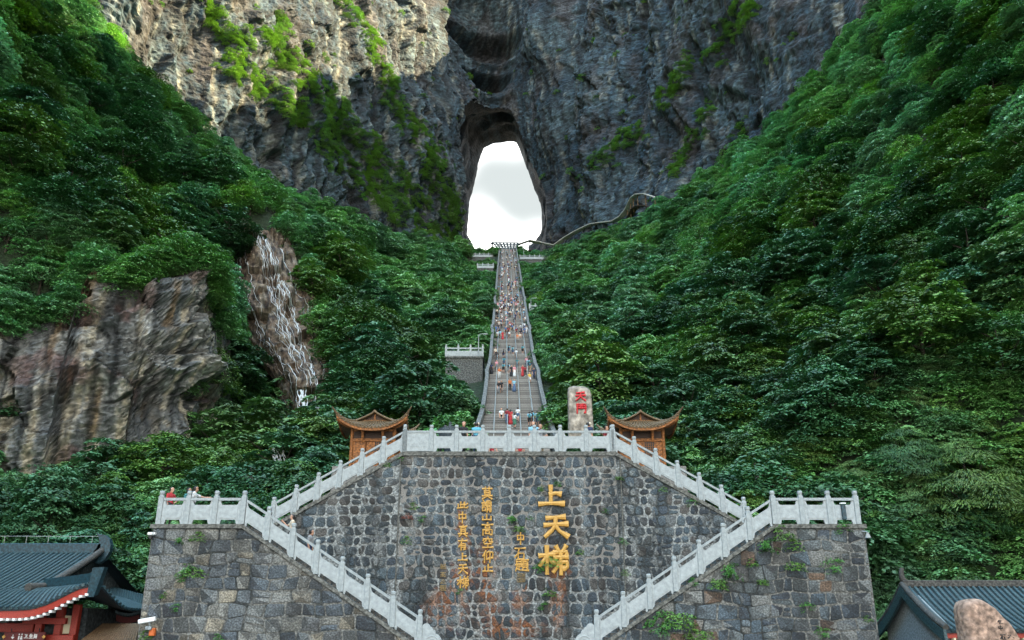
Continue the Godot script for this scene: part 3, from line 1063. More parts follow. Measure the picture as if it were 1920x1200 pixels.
	while d < 244.0:
		var cell := 1.9 + d * 0.006
		var x := -100.0
		while x < 110.0:
			var px := x + r.randf_range(-0.5, 0.5) * cell
			var pd := d + r.randf_range(-0.5, 0.5) * cell
			var sc := r.randf_range(0.7, 1.5)
			var turn := r.randf() * TAU
			x += cell
			var gap := absf(px - stair_x(pd))
			if gap < 2.9 + (0.9 if pd < 90.0 else 0.0) or gap > wall_at(px, pd) - 0.3: continue
			if pd < 58.5 and absf(px - AX) < 12.6: continue
			if pd < 46.5 and px > -20.0 and px < 20.5: continue
			if pd < 50.5 and absf(px) > 15.0: continue
			var p := Vector3(px, land(px, pd) - 0.1, -pd)
			var s := seen(p)
			if s.x < -40 or s.x > 1960 or s.y < -40 or s.y > 1240: continue
			if blocks(p, 1.5 * sc, 1.2 * sc): continue
			under.push_back([p, sc, turn, 0, s, pd])
		d += cell
	for zone in [[15.0, 64.0, 49.3, 64.0], [-64.0, -15.0, 52.5, 66.0], [-64.0, -26.0, 66.0, 74.0]]:
		var zx: float = zone[0]
		while zx < zone[1]:
			var zd: float = zone[2]
			while zd < zone[3]:
				var p := Vector3(zx + r.randf_range(-0.5, 0.5), 0, -(zd + r.randf_range(-0.5, 0.5)))
				p.y = land(p.x, -p.z) - 0.2
				zd += 1.1
				var s := seen(p)
				if s.x < -40 or s.x > 1960 or s.y > 1240 or p.y < 0.9: continue
				if blocks(p, 1.2, 1.0): continue
				under.push_back([p, r.randf_range(0.6, 1.2), r.randf() * TAU, 0, s, -p.z])
			zx += 1.1
	for q in brow:
		for k in 3:
			if seen(q).y > 720: continue
			under.push_back([q + Vector3(r.randf_range(-0.8, 0.8), r.randf_range(-2.6, -0.2), r.randf_range(-0.6, 1.3)), r.randf_range(0.4, 1.25), r.randf() * TAU, 0, seen(q), -q.z])
	var ug := thing("undergrowth", "low green scrub between the trees on the slopes", "undergrowth")
	ug.set_meta("kind", "stuff")
	scatter("scrub", shrub_meshes[0], M.leaf_mm, under, ug)
	# plants on the ledges of the cliffs
	var strips := [[[380, -10], [410, 40], [452, 90], 22], [[512, 60], [535, 110], [575, 150], [640, 220], [700, 290], [780, 385], 26], [[630, -10], [690, 70], [735, 180], [770, 235], [800, 300], 15], [[430, 118], [500, 165], [600, 255], [660, 320], [740, 390], [830, 450], 26],
		[[740, 190], [775, 240], [800, 300], [840, 400], 22], [[1395, 20], [1345, 100], 26], [[1290, 100], [1262, 165], [1240, 190], 16], [[1190, 245], [1120, 310], 18], [[1330, 200], [1300, 260], [1260, 330], 14], [[1390, 240], [1345, 330], 12], [[820, 280], [835, 350], [868, 440], 14], [[560, 200], [640, 290], [720, 400], 14]]
	var ledge: Array = []
	var n := 760
	for k in range(0, cliff_pts.size() - n - 2):
		var q := cliff_pts[k]
		var s := seen(q)
		if s.x < -20 or s.x > 1940 or s.y < -30 or s.y > 520: continue
		var roll := r.randf()
		var scale_ := r.randf_range(0.3, 1.1)
		var keep := roll < 0.0015
		if not keep and roll < 0.16:
			for st in strips:
				var half: float = st[-1]
				half *= 0.55 + 0.9 * (nb.get_noise_2d(q.y * 0.15, q.z * 0.15) + 0.35)
				for m in st.size() - 2:
					var a := Vector2(st[m][0], st[m][1])
					var b := Vector2(st[m + 1][0], st[m + 1][1])
					if Geometry2D.get_closest_point_to_segment(s, a, b).distance_to(s) < half: keep = true
				if keep: break
		if keep and cliff_drop[k] == 0: ledge.push_back([q - Vector3(0, 0.5, 0), scale_, roll * 2300.0, 0, s, -q.z])
	var lg := thing("cliff_shrubs", "bright shrubs and grass along the ledges of the cliffs", "shrubs")
	lg.set_meta("kind", "stuff")
	scatter("scrub", crown(303, "ledge"), M.leaf_mm, ledge, lg)
	print("trees ", spots.size(), " undergrowth ", under.size(), " ledge ", ledge.size())
	M.shrub_meshes = shrub_meshes

func scatter(called: String, mesh: Mesh, mat: Material, list: Array, parent: Node) -> void:
	var mm := MultiMesh.new()
	mm.transform_format = MultiMesh.TRANSFORM_3D
	mm.use_colors = true
	mm.mesh = mesh
	mm.instance_count = list.size()
	for i in list.size():
		var e: Array = list[i]
		mm.set_instance_transform(i, Transform3D(Basis(UP3, e[2]).scaled(Vector3(e[1], e[1] * (0.9 + 0.25 * fposmod(e[2], 1.0)), e[1])), e[0]))
		var t := fposmod(e[2] * 7.31, 1.0)
		var p: Vector3 = e[0]
		var w := na.get_noise_2d(p.x * 0.06 + 20.0, p.z * 0.06)
		mm.set_instance_color(i, Color(1, 1, 1).lerp(Color(.80, .95, 1.0), t) * (0.62 + 0.76 * fposmod(e[2] * 3.7, 1.0)) if w < 0.05 else Color(.95, 1.05, .9).lerp(Color(1.08, 1.1, .78), t))
	var o := MultiMeshInstance3D.new()
	o.multimesh = mm
	o.material_override = mat
	o.name = called
	parent.add_child(o, true)

# ---------------------------------------------------------------- walls, flights and balustrades
func mirror(p: Vector3) -> Vector3:
	return Vector3(2.0 * AX - p.x, p.y, p.z)

func rust(s: Vector2) -> float:
	var best := 0.0
	for z in [[866, 1000, 20, 55], [864, 1090, 28, 50], [914, 1055, 24, 60], [915, 1125, 24, 55], [1046, 1130, 17, 60], [838, 1140, 48, 46], [975, 1125, 22, 34], [1045, 1060, 24, 40], [960, 1178, 70, 24]]:
		best = maxf(best, 1.0 - smoothstep(0.5, 1.15, Vector2((s.x - z[0]) / z[2], (s.y - z[1]) / z[3]).length()))
	return best

func mortar_sheet(poly: PackedVector2Array, z: float, seed_: float, side: bool) -> ArrayMesh:
	# the bedding between the stones, cut to the outline, with streaks of damp
	var lo := Vector2(1e9, 1e9)
	var hi := -lo
	for p in poly:
		lo = lo.min(p); hi = hi.max(p)
	var b := MB.new()
	var g := 0.16
	var nx := int(ceil((hi.x - lo.x) / g))
	var ny := int(ceil((hi.y - lo.y) / g))
	for j in ny:
		for i in nx:
			var p0 := lo + Vector2(i, j) * g
			var cell := PackedVector2Array([p0, p0 + Vector2(g, 0), p0 + Vector2(g, g), p0 + Vector2(0, g)])
			var inside := true
			for q in cell:
				if not Geometry2D.is_point_in_polygon(q, poly): inside = false
			var pieces: Array = [cell] if inside else Geometry2D.intersect_polygons(cell, poly)
			for piece in pieces:
				for k in range(1, piece.size() - 1):
					var tri := [piece[0], piece[k], piece[k + 1]]
					if (tri[1] - tri[0]).cross(tri[2] - tri[0]) < 0.0: tri = [piece[0], piece[k + 1], piece[k]]
					for m in [0, 2, 1]:
						var q: Vector2 = tri[m]
						b.v.push_back(Vector3(q.x, q.y, z + nb.get_noise_2d(q.x * 2.0, q.y * 2.0) * 0.02)); b.n.push_back(Vector3.BACK)
						var damp := smoothstep(-0.12, 0.34, nb.get_noise_2d(q.x * 0.9 + seed_, q.y * 0.10) + nb.get_noise_2d(q.x * 1.1, q.y * 0.7 + seed_) * 0.5)
						var c := Color(.50, .53, .52).lerp(Color(.085, .10, .105), damp)
						if side: c = Color(.30, .30, .275).lerp(Color(.07, .078, .075), damp)
						c = c.lerp(Color(.42, .15, .035), rust(seen(Vector3(q.x, q.y, z))) * 0.75 * (0.0 if side else 1.0) * smoothstep(-0.3, 0.3, nb.get_noise_2d(q.x * 2.5, q.y * 0.6)))
						b.c.push_back(c)
	return b.into()

var wall_keep_clear: Array = []

func fitted_stone(piece: PackedVector2Array, z: float, gap: float, soft: float, bulge: float, tone: Color, r: RandomNumberGenerator, side: float) -> ArrayMesh:
	# one stone cut to its place: rounded corners, a domed rough face; stains run over it from its neighbours
	var n := piece.size()
	var mid := Vector2.ZERO
	for p in piece: mid += p / n
	var ring := PackedVector2Array()
	for k in n:
		var p := piece[k]
		var a := piece[(k + n - 1) % n]
		var b := piece[(k + 1) % n]
		var la := minf(soft, 0.42 * p.distance_to(a))
		var lb := minf(soft, 0.42 * p.distance_to(b))
		ring.push_back(p.move_toward(a, la))
		ring.push_back(p.lerp((p.move_toward(a, la) + p.move_toward(b, lb)) * 0.5, 0.62))
		ring.push_back(p.move_toward(b, lb))
	var m := ring.size()
	var b := MB.new()
	var rim: Array[Vector3] = []
	var face: Array[Vector3] = []
	var cols: Array[Color] = []
	for p in ring:
		var d := p - mid
		var l := d.length()
		var q := mid + d * maxf(0.3, (l - gap * r.randf_range(0.7, 1.4)) / l)
		rim.push_back(Vector3(q.x, q.y, z - 0.02))
		var f := mid + (q - mid) * r.randf_range(0.78, 0.88)
		face.push_back(Vector3(f.x, f.y, z + bulge * r.randf_range(0.6, 1.1)))
		var c := tone * (0.42 + 0.85 * smoothstep(-0.35, 0.35, nb.get_noise_2d(q.x * 0.9 + side, q.y * 0.14) + 0.4 * nb.get_noise_2d(q.x * 2.2, q.y * 1.6)))
		c = c.lerp(Color(.36, .12, .03), (0.95 * rust(seen(Vector3(q.x, q.y, z))) * smoothstep(-0.25, 0.25, nb.get_noise_2d(q.x * 2.4, q.y * 0.5))) if side == 0.0 else 0.0)
		c = c.lerp(Color(.42, .44, .42), 0.55 * smoothstep(0.22, 0.42, nb.get_noise_2d(q.x * 1.5 + 60.0, q.y * 0.12 + side)))
		c.a = 1.0
		cols.push_back(c)
	var top := Vector3(mid.x + r.randf_range(-0.06, 0.06), mid.y + r.randf_range(-0.06, 0.06), z + bulge * r.randf_range(0.9, 1.4))
	for k in m:
		var j := (k + 1) % m
		var o1 := (rim[k] - Vector3(mid.x, mid.y, rim[k].z)).normalized()
		var o2 := (rim[j] - Vector3(mid.x, mid.y, rim[j].z)).normalized()
		b.col = cols[k]
		b.tri_n(rim[k], rim[j], face[j], (o1 + Vector3.BACK * 0.3).normalized(), (o2 + Vector3.BACK * 0.3).normalized(), (o2 * 0.45 + Vector3.BACK).normalized())
		b.tri_n(rim[k], face[j], face[k], (o1 + Vector3.BACK * 0.3).normalized(), (o2 * 0.45 + Vector3.BACK).normalized(), (o1 * 0.45 + Vector3.BACK).normalized())
		b.tri(face[k], face[j], top)
	return b.into()

func lay_stones(o: Node3D, poly: PackedVector2Array, z: float, r: RandomNumberGenerator, row_h: float, w_lo: float, w_hi: float, hide: Array, tones: Array, gap: float, soft: float, bulge: float, joints: Array, side: float) -> void:
	var lo := Vector2(1e9, 1e9)
	var hi := -lo
	for p in poly:
		lo = lo.min(p); hi = hi.max(p)
	var list: Array = []
	var y := hi.y
	var row := 0
	var wob := func(x: float, k: int) -> float: return nb.get_noise_2d(x * 0.55, k * 7.0 + side) * 0.22
	while y > lo.y:
		var h := row_h * r.randf_range(0.80, 1.22)
		var x := lo.x - r.randf_range(0, 0.4)
		var j0 := 0.0
		while x < hi.x:
			var w := r.randf_range(w_lo, w_hi)
			var j1 := r.randf_range(-0.07, 0.07)
			var quads: Array = []
			var yt := [y + wob.call(x, row), y + wob.call(x + w, row)]
			var yb := [y - h + wob.call(x, row + 1), y - h + wob.call(x + w, row + 1)]
			if r.randf() < 0.10:
				var f := r.randf_range(0.4, 0.6)
				var ym := [lerpf(yb[0], yt[0], f), lerpf(yb[1], yt[1], f)]
				quads = [[x - j0, yb[0], x + w - j1, yb[1], x + w, ym[1], x, ym[0]], [x, ym[0], x + w, ym[1], x + w + j1, yt[1], x + j0, yt[0]]]
			else:
				quads = [[x - j0, yb[0], x + w - j1, yb[1], x + w + j1, yt[1], x + j0, yt[0]]]
			for q in quads:
				for piece in Geometry2D.intersect_polygons(PackedVector2Array([Vector2(q[0], q[1]), Vector2(q[2], q[3]), Vector2(q[4], q[5]), Vector2(q[6], q[7])]), poly):
					var c := Vector2.ZERO
					for p in piece: c += p / piece.size()
					var area := 0.0
					for k in piece.size(): area += piece[k].cross(piece[(k + 1) % piece.size()]) * 0.5
					if absf(area) < 0.05 or piece.size() > 7: continue
					if area < 0.0: piece.reverse()
					var good := true
					for jx in joints:
						if absf(c.x - jx) < w * 0.35: good = false
					var s := seen(Vector3(c.x, c.y, z))
					if s.y > 1225.0: good = false
					for e in hide:
						if Geometry2D.is_point_in_polygon(s, e): good = false
					if good: list.push_back([c, absf(area), piece])
			j0 = j1
			x += w
		y -= h
		row += 1
	list.sort_custom(func(a, b): return a[1] > b[1])
	var rest := MB.new()
	var i := 0
	for e in list:
		var t: Array = tones[r.randi() % tones.size()]
		var k := r.randf_range(0.8, 1.2)
		var m := fitted_stone(e[2], z, gap, soft, bulge, Color(t[0] * k, t[1] * k, t[2] * k), r, side)
		if i < 300: put("stone", m, M.masonry, o)
		else:
			var arr := m.surface_get_arrays(0)
			rest.v.append_array(arr[Mesh.ARRAY_VERTEX]); rest.n.append_array(arr[Mesh.ARRAY_NORMAL]); rest.c.append_array(arr[Mesh.ARRAY_COLOR])
		i += 1
	if not rest.v.is_empty():
		var s := put("small_stones", rest.into(), M.masonry, o)
		s.set_meta("kind", "stuff")
	print("stones ", list.size())

func post_mesh(h: float) -> ArrayMesh:
	var b := MB.new()
	b.box(Vector3(0, h * 0.42, 0), Vector3(0.21, h * 0.84, 0.21), 0.012)
	b.box(Vector3(0, h * 0.865, 0), Vector3(0.15, h * 0.05, 0.15))
	b.box(Vector3(0, h * 0.945, 0), Vector3(0.19, h * 0.115, 0.19), 0.035)
	return b.into()

func balustrade(label: String, posts: Array, h := 1.36, solid := []) -> Node3D:
	# posts: feet of the posts, all at one distance; panels and rails follow the slope between them
	var o := thing("stone_balustrade", label, "balustrade")
	var pm := post_mesh(h)
	for p in posts:
		var q := put("post", pm, M.granite_dark, o)
		q.position = p
	for k in posts.size() - 1:
		var p: Vector3 = posts[k]
		var q: Vector3 = posts[k + 1]
		if p.x > q.x:
			var s := p; p = q; q = s
		var x0 := p.x + 0.105
		var w := q.x - p.x - 0.21
		var slope := (q.y - p.y) / (q.x - p.x)
		var sh := func(fx: float, y: float) -> Vector2:
			return Vector2(x0 + fx * w, p.y + (0.105 + fx * w) * slope + y * h)
		var flat := absf(slope) < 0.05
		var e := 0.14 if flat else 0.07
		var top := 0.70
		var b := MB.new()
		var poly := PackedVector2Array([sh.call(0, 0.0), sh.call(e, 0.0), sh.call(e + 0.03, 0.07), sh.call(e + 0.05, 0.13), sh.call(0.95 - e, 0.13), sh.call(0.97 - e, 0.07), sh.call(1.0 - e, 0.0), sh.call(1, 0.0),
			sh.call(1, top), sh.call(1.0 - e * 0.75, top), sh.call(0.98 - e * 0.75, 0.62), sh.call(0.93 - e * 0.75, 0.575), sh.call(0.07 + e * 0.75, 0.575), sh.call(0.02 + e * 0.75, 0.62), sh.call(e * 0.75, top), sh.call(0, top)])
		if solid.has(k):
			poly = PackedVector2Array([sh.call(0, 0.02), sh.call(1, 0.02), sh.call(1, top), sh.call(0, top)])
		b.prism(poly, p.z - 0.05, p.z + 0.05)
		put("panel", b.into(), M.granite, o)
		# a raised field on the face of the panel
		var f := MB.new()
		f.prism(PackedVector2Array([sh.call(0.13, 0.18), sh.call(0.87, 0.18), sh.call(0.87, 0.53), sh.call(0.13, 0.53)]), p.z + 0.045, p.z + 0.066)
		put("panel_field", f.into(), M.granite, o)
		var r := MB.new()
		r.prism(PackedVector2Array([sh.call(0, top + 0.005), sh.call(1, top + 0.005), sh.call(1, top + 0.085), sh.call(0, top + 0.085)]), p.z - 0.075, p.z + 0.075)
		put("handrail", r.into(), M.granite_dark, o)
	return o

func coping(o: Node3D, a: Vector3, b: Vector3, z0: float, z1: float, t: float) -> void:
	var m := MB.new()
	m.hexa([Vector3(a.x, a.y - t, z0), Vector3(b.x, b.y - t, z0), Vector3(b.x, b.y - t, z1), Vector3(a.x, a.y - t, z1), Vector3(a.x, a.y, z0), Vector3(b.x, b.y, z0), Vector3(b.x, b.y, z1), Vector3(a.x, a.y, z1)])
	put("coping", m.into(), M.concrete, o)

func drum(o: Node3D, p: Vector3, dir: float) -> void:
	# the scrolled stone that ends a flight's balustrade
	var poly := PackedVector2Array()
	for k in 22:
		var a := TAU * k / 22.0
		poly.push_back(Vector2(p.x + dir * 0.42 + cos(a) * 0.40, p.y + 0.42 + sin(a) * 0.40))
	var b := MB.new()
	b.prism(poly, p.z - 0.09, p.z + 0.09)
	for k in 3:
		var c := Vector2(p.x + dir * (0.16 + 0.13 * k), p.y + 1.02 - 0.10 * k)
		var lump := PackedVector2Array()
		for j in 12: lump.push_back(c + Vector2(cos(TAU * j / 12.0), sin(TAU * j / 12.0)) * (0.17 - 0.02 * k))
		b.prism(lump, p.z - 0.07 - 0.004 * k, p.z + 0.07 + 0.004 * k)
	b.prism(PackedVector2Array([Vector2(p.x, p.y), Vector2(p.x + dir * 0.4, p.y), Vector2(p.x + dir * 0.4, p.y + 0.8), Vector2(p.x, p.y + 1.0)]), p.z - 0.062, p.z + 0.062)
	for rr in [0.28, 0.16]:
		var ring: Array = []
		var rad: Array = []
		for k in 17:
			var a := TAU * k / 16.0
			ring.push_back(Vector3(p.x + dir * 0.42 + cos(a) * rr, p.y + 0.42 + sin(a) * rr, p.z + 0.09)); rad.push_back(0.025)
		b.tube(ring, rad, 5, false)
	put("drum_stone", b.into(), M.granite, o)

func even(p: Vector3, q: Vector3, n: int) -> Array:
	var out: Array = []
	for k in n: out.push_back(p.lerp(q, float(k) / (n - 1)))
	return out

func make_walls() -> void:
	var r := RandomNumberGenerator.new()
	r.seed = 31
	var xl := at(287, 985, F).x
	mid_y = at(370, 983, F).y
	var p1 := Vector3(at(455, 984, F).x, mid_y, -F)
	var p2 := at(806, 1226, F)
	var a := Vector3(at(755, 851, C).x, TOP_Y, -C)
	var slope_u := (at(755, 851, C) - at(560, 960, C))
	var b := Vector3(a.x - (a.y - mid_y) / (slope_u.y / slope_u.x), mid_y, -C)
	var low_hide: Array = []
	# the two outer blocks with the lower flights
	for side in [1.0, -1.0]:
		var m := func(p: Vector3) -> Vector3: return p if side > 0.0 else mirror(p)
		var poly := PackedVector2Array()
		for p in [Vector3(xl, 0, 0), Vector3(p2.x, 0, 0), p2, p1, Vector3(xl, mid_y, 0)]:
			var q: Vector3 = m.call(p)
			poly.push_back(Vector2(q.x, q.y - (0.16 if q.y > 1.0 else 0.0)))
		var o := thing("retaining_wall", "grey stone wall block under the %s lower landing and flight" % ("left" if side > 0.0 else "right"), "wall")
		var body := MB.new()
		body.prism(poly, -C + 0.02, -F - 0.02)
		put("wall_core", body.into(), M.concrete, o)
		put("mortar", mortar_sheet(poly, -F, 4.0 * side, true), M.mortar, o)
		lay_stones(o, poly, -F, r, 0.50, 0.34, 0.90, [], ([[.13, .16, .185], [.16, .185, .20], [.22, .235, .23], [.30, .30, .27], [.38, .34, .26], [.19, .20, .20], [.10, .125, .145]] if side > 0.0 else [[.10, .14, .17], [.13, .165, .185], [.17, .195, .20], [.075, .10, .125], [.24, .245, .23], [.20, .13, .085], [.12, .145, .15]]), 0.014, 0.07, 0.035, [], 4.0 * side)
		coping(o, m.call(Vector3(xl - 0.08, mid_y, 0)), m.call(p1), -F - 1.0, -F + 0.10, 0.17)
		coping(o, m.call(p1), m.call(p2), -F - 0.6, -F + 0.10, 0.17)
		var sil := PackedVector2Array()
		for p in [Vector3(xl, mid_y + 1.2, -F), p1 + UP3 * 1.0, p2 + UP3 * 0.9, Vector3(p2.x, 0, -F), Vector3(xl, 0, -F)]: sil.push_back(seen(m.call(p)))
		low_hide.push_back(sil)
		# landing floor and steps
		var fl := thing("flight_of_steps", "lower flight of stone steps down from the %s landing" % ("left" if side > 0.0 else "right"), "steps")
		var lf := MB.new()
		var c0: Vector3 = m.call(Vector3((xl + p1.x) * 0.5, mid_y + 0.02, 0))
		lf.box(Vector3(c0.x, c0.y - 0.08, -46.0), Vector3(absf(p1.x - xl) - 0.1, 0.2, 17.0))
		put("landing", lf.into(), M.step, fl)
		var ns := 30
		var sm := BoxMesh.new()
		sm.size = Vector3((p2.x - p1.x) / ns + 0.12, 0.34, C - F - 0.5)
		for k in ns:
			var q: Vector3 = m.call(p1.lerp(p2, (k + 0.5) / ns))
			var st := put("step", sm, M.step, fl)
			st.position = Vector3(q.x, q.y - 0.14, -(F + C) * 0.5 - 0.1)
	# the tall central wall with the upper flights
	var poly := PackedVector2Array()
	for p in [Vector3(b.x, 0, 0), mirror(Vector3(b.x, 0, 0)), mirror(b), mirror(a), a, b]: poly.push_back(Vector2(p.x, p.y - (0.2 if p.y > 1.0 else 0.0)))
	var o := thing("retaining_wall", "tall central cobbled wall with gold characters", "wall")
	var body := MB.new()
	body.prism(poly, -C - 3.5, -C - 0.02)
	put("wall_core", body.into(), M.concrete, o)
	put("mortar", mortar_sheet(poly, -C, 9.0, false), M.mortar, o)
	var jl := at(748, 950, C).x
	var jr := at(1166, 950, C).x
	lay_stones(o, poly, -C, r, 0.50, 0.30, 0.64, low_hide, [[.085, .125, .155], [.11, .15, .175], [.14, .175, .19], [.065, .09, .115], [.18, .20, .205], [.13, .125, .115], [.10, .14, .16]], 0.027, 0.15, 0.05, [jl, jr], 0.0)
	coping(o, a, mirror(a), -C - 0.7, -C + 0.10, 0.2)
	coping(o, b, a, -C - 0.6, -C + 0.101, 0.2)
	coping(o, mirror(b), mirror(a), -C - 0.6, -C + 0.101, 0.2)
	for x in [jl, jr]:
		var t := MB.new()
		t.tube([Vector3(x, 3.0, -C + 0.05), Vector3(x, 8.0, -C + 0.055), Vector3(x, TOP_Y - 0.3, -C + 0.05)], [0.035, 0.035, 0.035], 6)
		put("drain_pipe", t.into(), M.concrete, o)
	central_wall = o
	for side in [1.0, -1.0]:
		var m := func(p: Vector3) -> Vector3: return p if side > 0.0 else mirror(p)
		var fl := thing("flight_of_steps", "upper flight of stone steps behind the %s sloping balustrade" % ("left" if side > 0.0 else "right"), "steps")
		var ns := 26
		var sm := BoxMesh.new()
		sm.size = Vector3((a.x - b.x) / ns + 0.1, 0.32, 2.9)
		for k in ns:
			var q: Vector3 = m.call(b.lerp(a, (k + 0.5) / ns))
			var st := put("step", sm, M.step, fl)
			st.position = Vector3(q.x, q.y - 0.10, -C - 1.95)
	# upper landing
	var top := thing("upper_landing", "paved upper landing at the foot of the long stair", "landing")
	var tb := MB.new()
	tb.box(Vector3(AX, TOP_Y - 3.05, -51.3), Vector3(19.0, 6.0, 11.0))
	tb.box(Vector3(AX, TOP_Y - 3.05, -43.9), Vector3(absf(a.x - AX) * 2.0, 6.0, 3.8))
	tb.box(Vector3(AX, TOP_Y - 3.1, -58.8), Vector3(7.4, 6.0, 4.0))
	put("paving", tb.into(), M.step, top)
	# balustrades; feet of the posts surveyed from the picture
	var z1 := -F + 0.0
	var zc := -C + 0.0
	var upper: Array = []
	for u in [758.0, 808.0, 855.5, 905.0, 955.0, 1002.5, 1051.0, 1100.0, 1148.5]: upper.push_back(Vector3(at(u, 850, C).x, TOP_Y, zc))
	balustrade("pale stone balustrade along the upper landing over the central wall", upper, 1.34, [0])
	var du := 39.5
	var up_l: Array = []
	for k in 7:
		var x: float = upper[0].x - du * 0.02622 * k
		up_l.push_back(Vector3(x, TOP_Y - (upper[0].x - x) * (a.y - b.y) / (a.x - b.x) + 0.02, zc))
	balustrade("sloping stone balustrade of the left upper flight", up_l.slice(0), 1.34)
	var up_r: Array = []
	for p in up_l: up_r.push_back(mirror(p))
	balustrade("sloping stone balustrade of the right upper flight", up_r, 1.34)
	var lowl: Array = []
	for u in [298.0, 350.0, 402.0, 454.5]: lowl.push_back(Vector3(at(u, 975, F).x, mid_y, z1))
	var lowf: Array = []
	var sl := (p2.y - p1.y) / (p2.x - p1.x)
	for u in [454.5, 500.0, 546.5, 592.0, 639.0, 687.0, 735.5, 786.0]:
		var x := at(u, 984, F).x
		if u > 460.0:
			for it in 4:      # the foot lies on the sloping coping
				x = at(u, seen(Vector3(x, p1.y + (x - p1.x) * sl, -F)).y, F).x
		lowf.push_back(Vector3(x, mid_y if u < 460.0 else p1.y + (x - p1.x) * sl + 0.02, z1))
	for side in [1.0, -1.0]:
		var pl: Array = []
		var pf: Array = []
		for p in lowl: pl.push_back(p if side > 0.0 else mirror(p))
		for p in lowf: pf.push_back(p if side > 0.0 else mirror(p))
		var word: String = "left" if side > 0.0 else "right"
		balustrade("level stone balustrade of the %s lower landing" % word, pl, 1.40)
		var f := balustrade("sloping stone balustrade of the %s lower flight with a drum stone end" % word, pf.slice(1), 1.40)
		var e: Vector3 = pf[-1]
		drum(f, e + Vector3(0.1 * side, -0.32, 0), side)
		# the bay that joins landing and flight
		var j := balustrade("first sloping bay of stone balustrade beside the %s lower landing" % word, [pf[0] + Vector3(0, 0, 0.002), pf[1] + Vector3(0, 0, 0.002)], 1.40)
		j.get_node("post").free()
		for c in j.get_children():
			if c.name.begins_with("post"): c.free()

var central_wall: Node3D

# ---------------------------------------------------------------- lettering
const GLYPH := {
	"shang": "50,5 50,88|50,42 70,36 84,40|8,90 50,86 96,88",
	"tian": "20,15 50,12 82,10|12,45 50,41 92,40|52,14 50,42 38,66 12,92|50,46 66,70 94,90",
	"ti": "4,34 46,28|26,4 26,96|26,36 4,68|28,40 44,58|58,4 64,16|88,2 80,16|52,22 92,20 90,38|54,40 90,38|54,40 52,58|52,58 94,56 92,74 84,78|72,22 72,98|70,60 48,90",
	"mo": "10,16 90,14|34,4 34,26|66,4 66,26|26,34 26,62|26,34 76,34 74,62|28,48 74,47|27,62 74,61|8,74 92,72|50,63 40,82 10,98|52,76 90,97",
	"wei": "18,2 24,8|4,18 40,16|10,30 36,29|10,42 36,41|10,56 10,84|10,56 36,56 36,84|10,84 36,83|52,4 52,42|52,4 92,4 92,42|72,4 72,42|52,22 92,22|52,42 92,42|54,52 54,96|54,52 92,52 92,94 84,92|55,66 92,66|55,79 92,79",
	"shan": "50,4 50,84|10,34 10,86|10,86 92,84|92,32 92,90",
	"gao": "50,2 52,12|6,17 94,15|32,26 32,44|32,26 68,26 68,44|32,44 68,44|12,56 12,98|12,56 90,56 90,96 80,94|34,66 34,86|34,66 66,66 66,86|34,86 66,86",
	"kong": "50,2 52,12|12,18 8,34|12,18 90,17 84,32|36,26 14,52|62,26 66,44 90,46|24,62 78,60|51,62 51,92|8,94 94,92",
	"yang": "30,4 6,46|20,30 20,98|58,10 38,22 38,78 58,66|66,16 92,14 90,66 80,62|66,16 66,98",
	"zhi": "54,4 54,92|54,44 90,42|22,40 22,92|4,94 96,92",
	"ci": "32,6 32,88|32,42 52,40|10,38 10,90|4,92 52,82|66,8 66,82 76,90 96,86 96,70|94,28 68,50",
	"zhong": "14,24 16,60|14,24 86,22 84,58|16,60 84,57|50,2 50,98",
	"zhen": "14,12 86,10|50,2 48,20|28,22 28,74|28,22 74,22 74,74|28,38 74,38|28,54 74,54|4,76 96,74|34,80 12,98|64,80 88,97",
	"you": "6,20 94,17|46,2 32,44 6,70|34,44 34,98|34,44 78,44 78,94 66,92|35,60 78,60|35,75 78,75",
	"shi": "8,14 92,12|44,14 30,52 6,80|34,50 34,94|34,50 84,50 82,94|34,92 82,91",
	"topic": "10,4 10,38|10,4 44,4 44,38|10,20 44,20|10,38 44,38|4,48 50,46|28,48 28,78|28,62 46,60|14,58 4,96|8,78 40,92 98,94|54,6 96,4|74,6 70,18|58,20 58,66|58,20 92,20 92,66|58,35 92,35|58,50 92,50|58,66 92,66|66,70 54,84|82,70 94,84",
	"men": "12,6 12,98|12,6 42,6 42,46|13,26 42,26|13,46 42,46|58,6 58,46|58,6 90,6 90,96 80,92|58,26 90,26|58,46 90,46",
	"guard": "16,14 76,12 72,56 60,50|44,14 44,88|6,90 94,88",
	"sheng": "30,4 10,40|22,26 86,24|50,2 50,94|20,58 82,56|6,94 94,92",
	"jian": "14,2 22,14|10,24 10,98|34,10 90,8 90,96 80,92|34,34 34,80|34,34 68,34 68,80|34,57 68,57|34,80 68,80",
	"yun": "22,18 78,16|8,42 94,40|46,42 20,84 76,80|66,62 88,92",
	"yan": "16,4 24,14|6,26 46,24|12,42 40,41|12,56 40,55|12,70 12,96|12,70 40,69 40,96|12,94 40,93|60,10 92,8|76,10 74,50|56,50 96,48|60,62 60,96|60,62 92,61 92,96|60,95 92,94",
	"seal": "4,4 96,4 96,96 4,96 4,4|22,16 22,46|22,16 46,16 46,46|22,31 46,31|60,16 60,46|60,16 84,16|72,16 72,46|84,16 84,46|20,60 46,60|33,52 33,88|20,72 46,72|20,88 46,88|60,56 60,88|60,56 84,56 84,88|60,72 84,72|60,88 84,88",
	"arrow": "50,4 50,94|16,58 50,94 84,58",
}

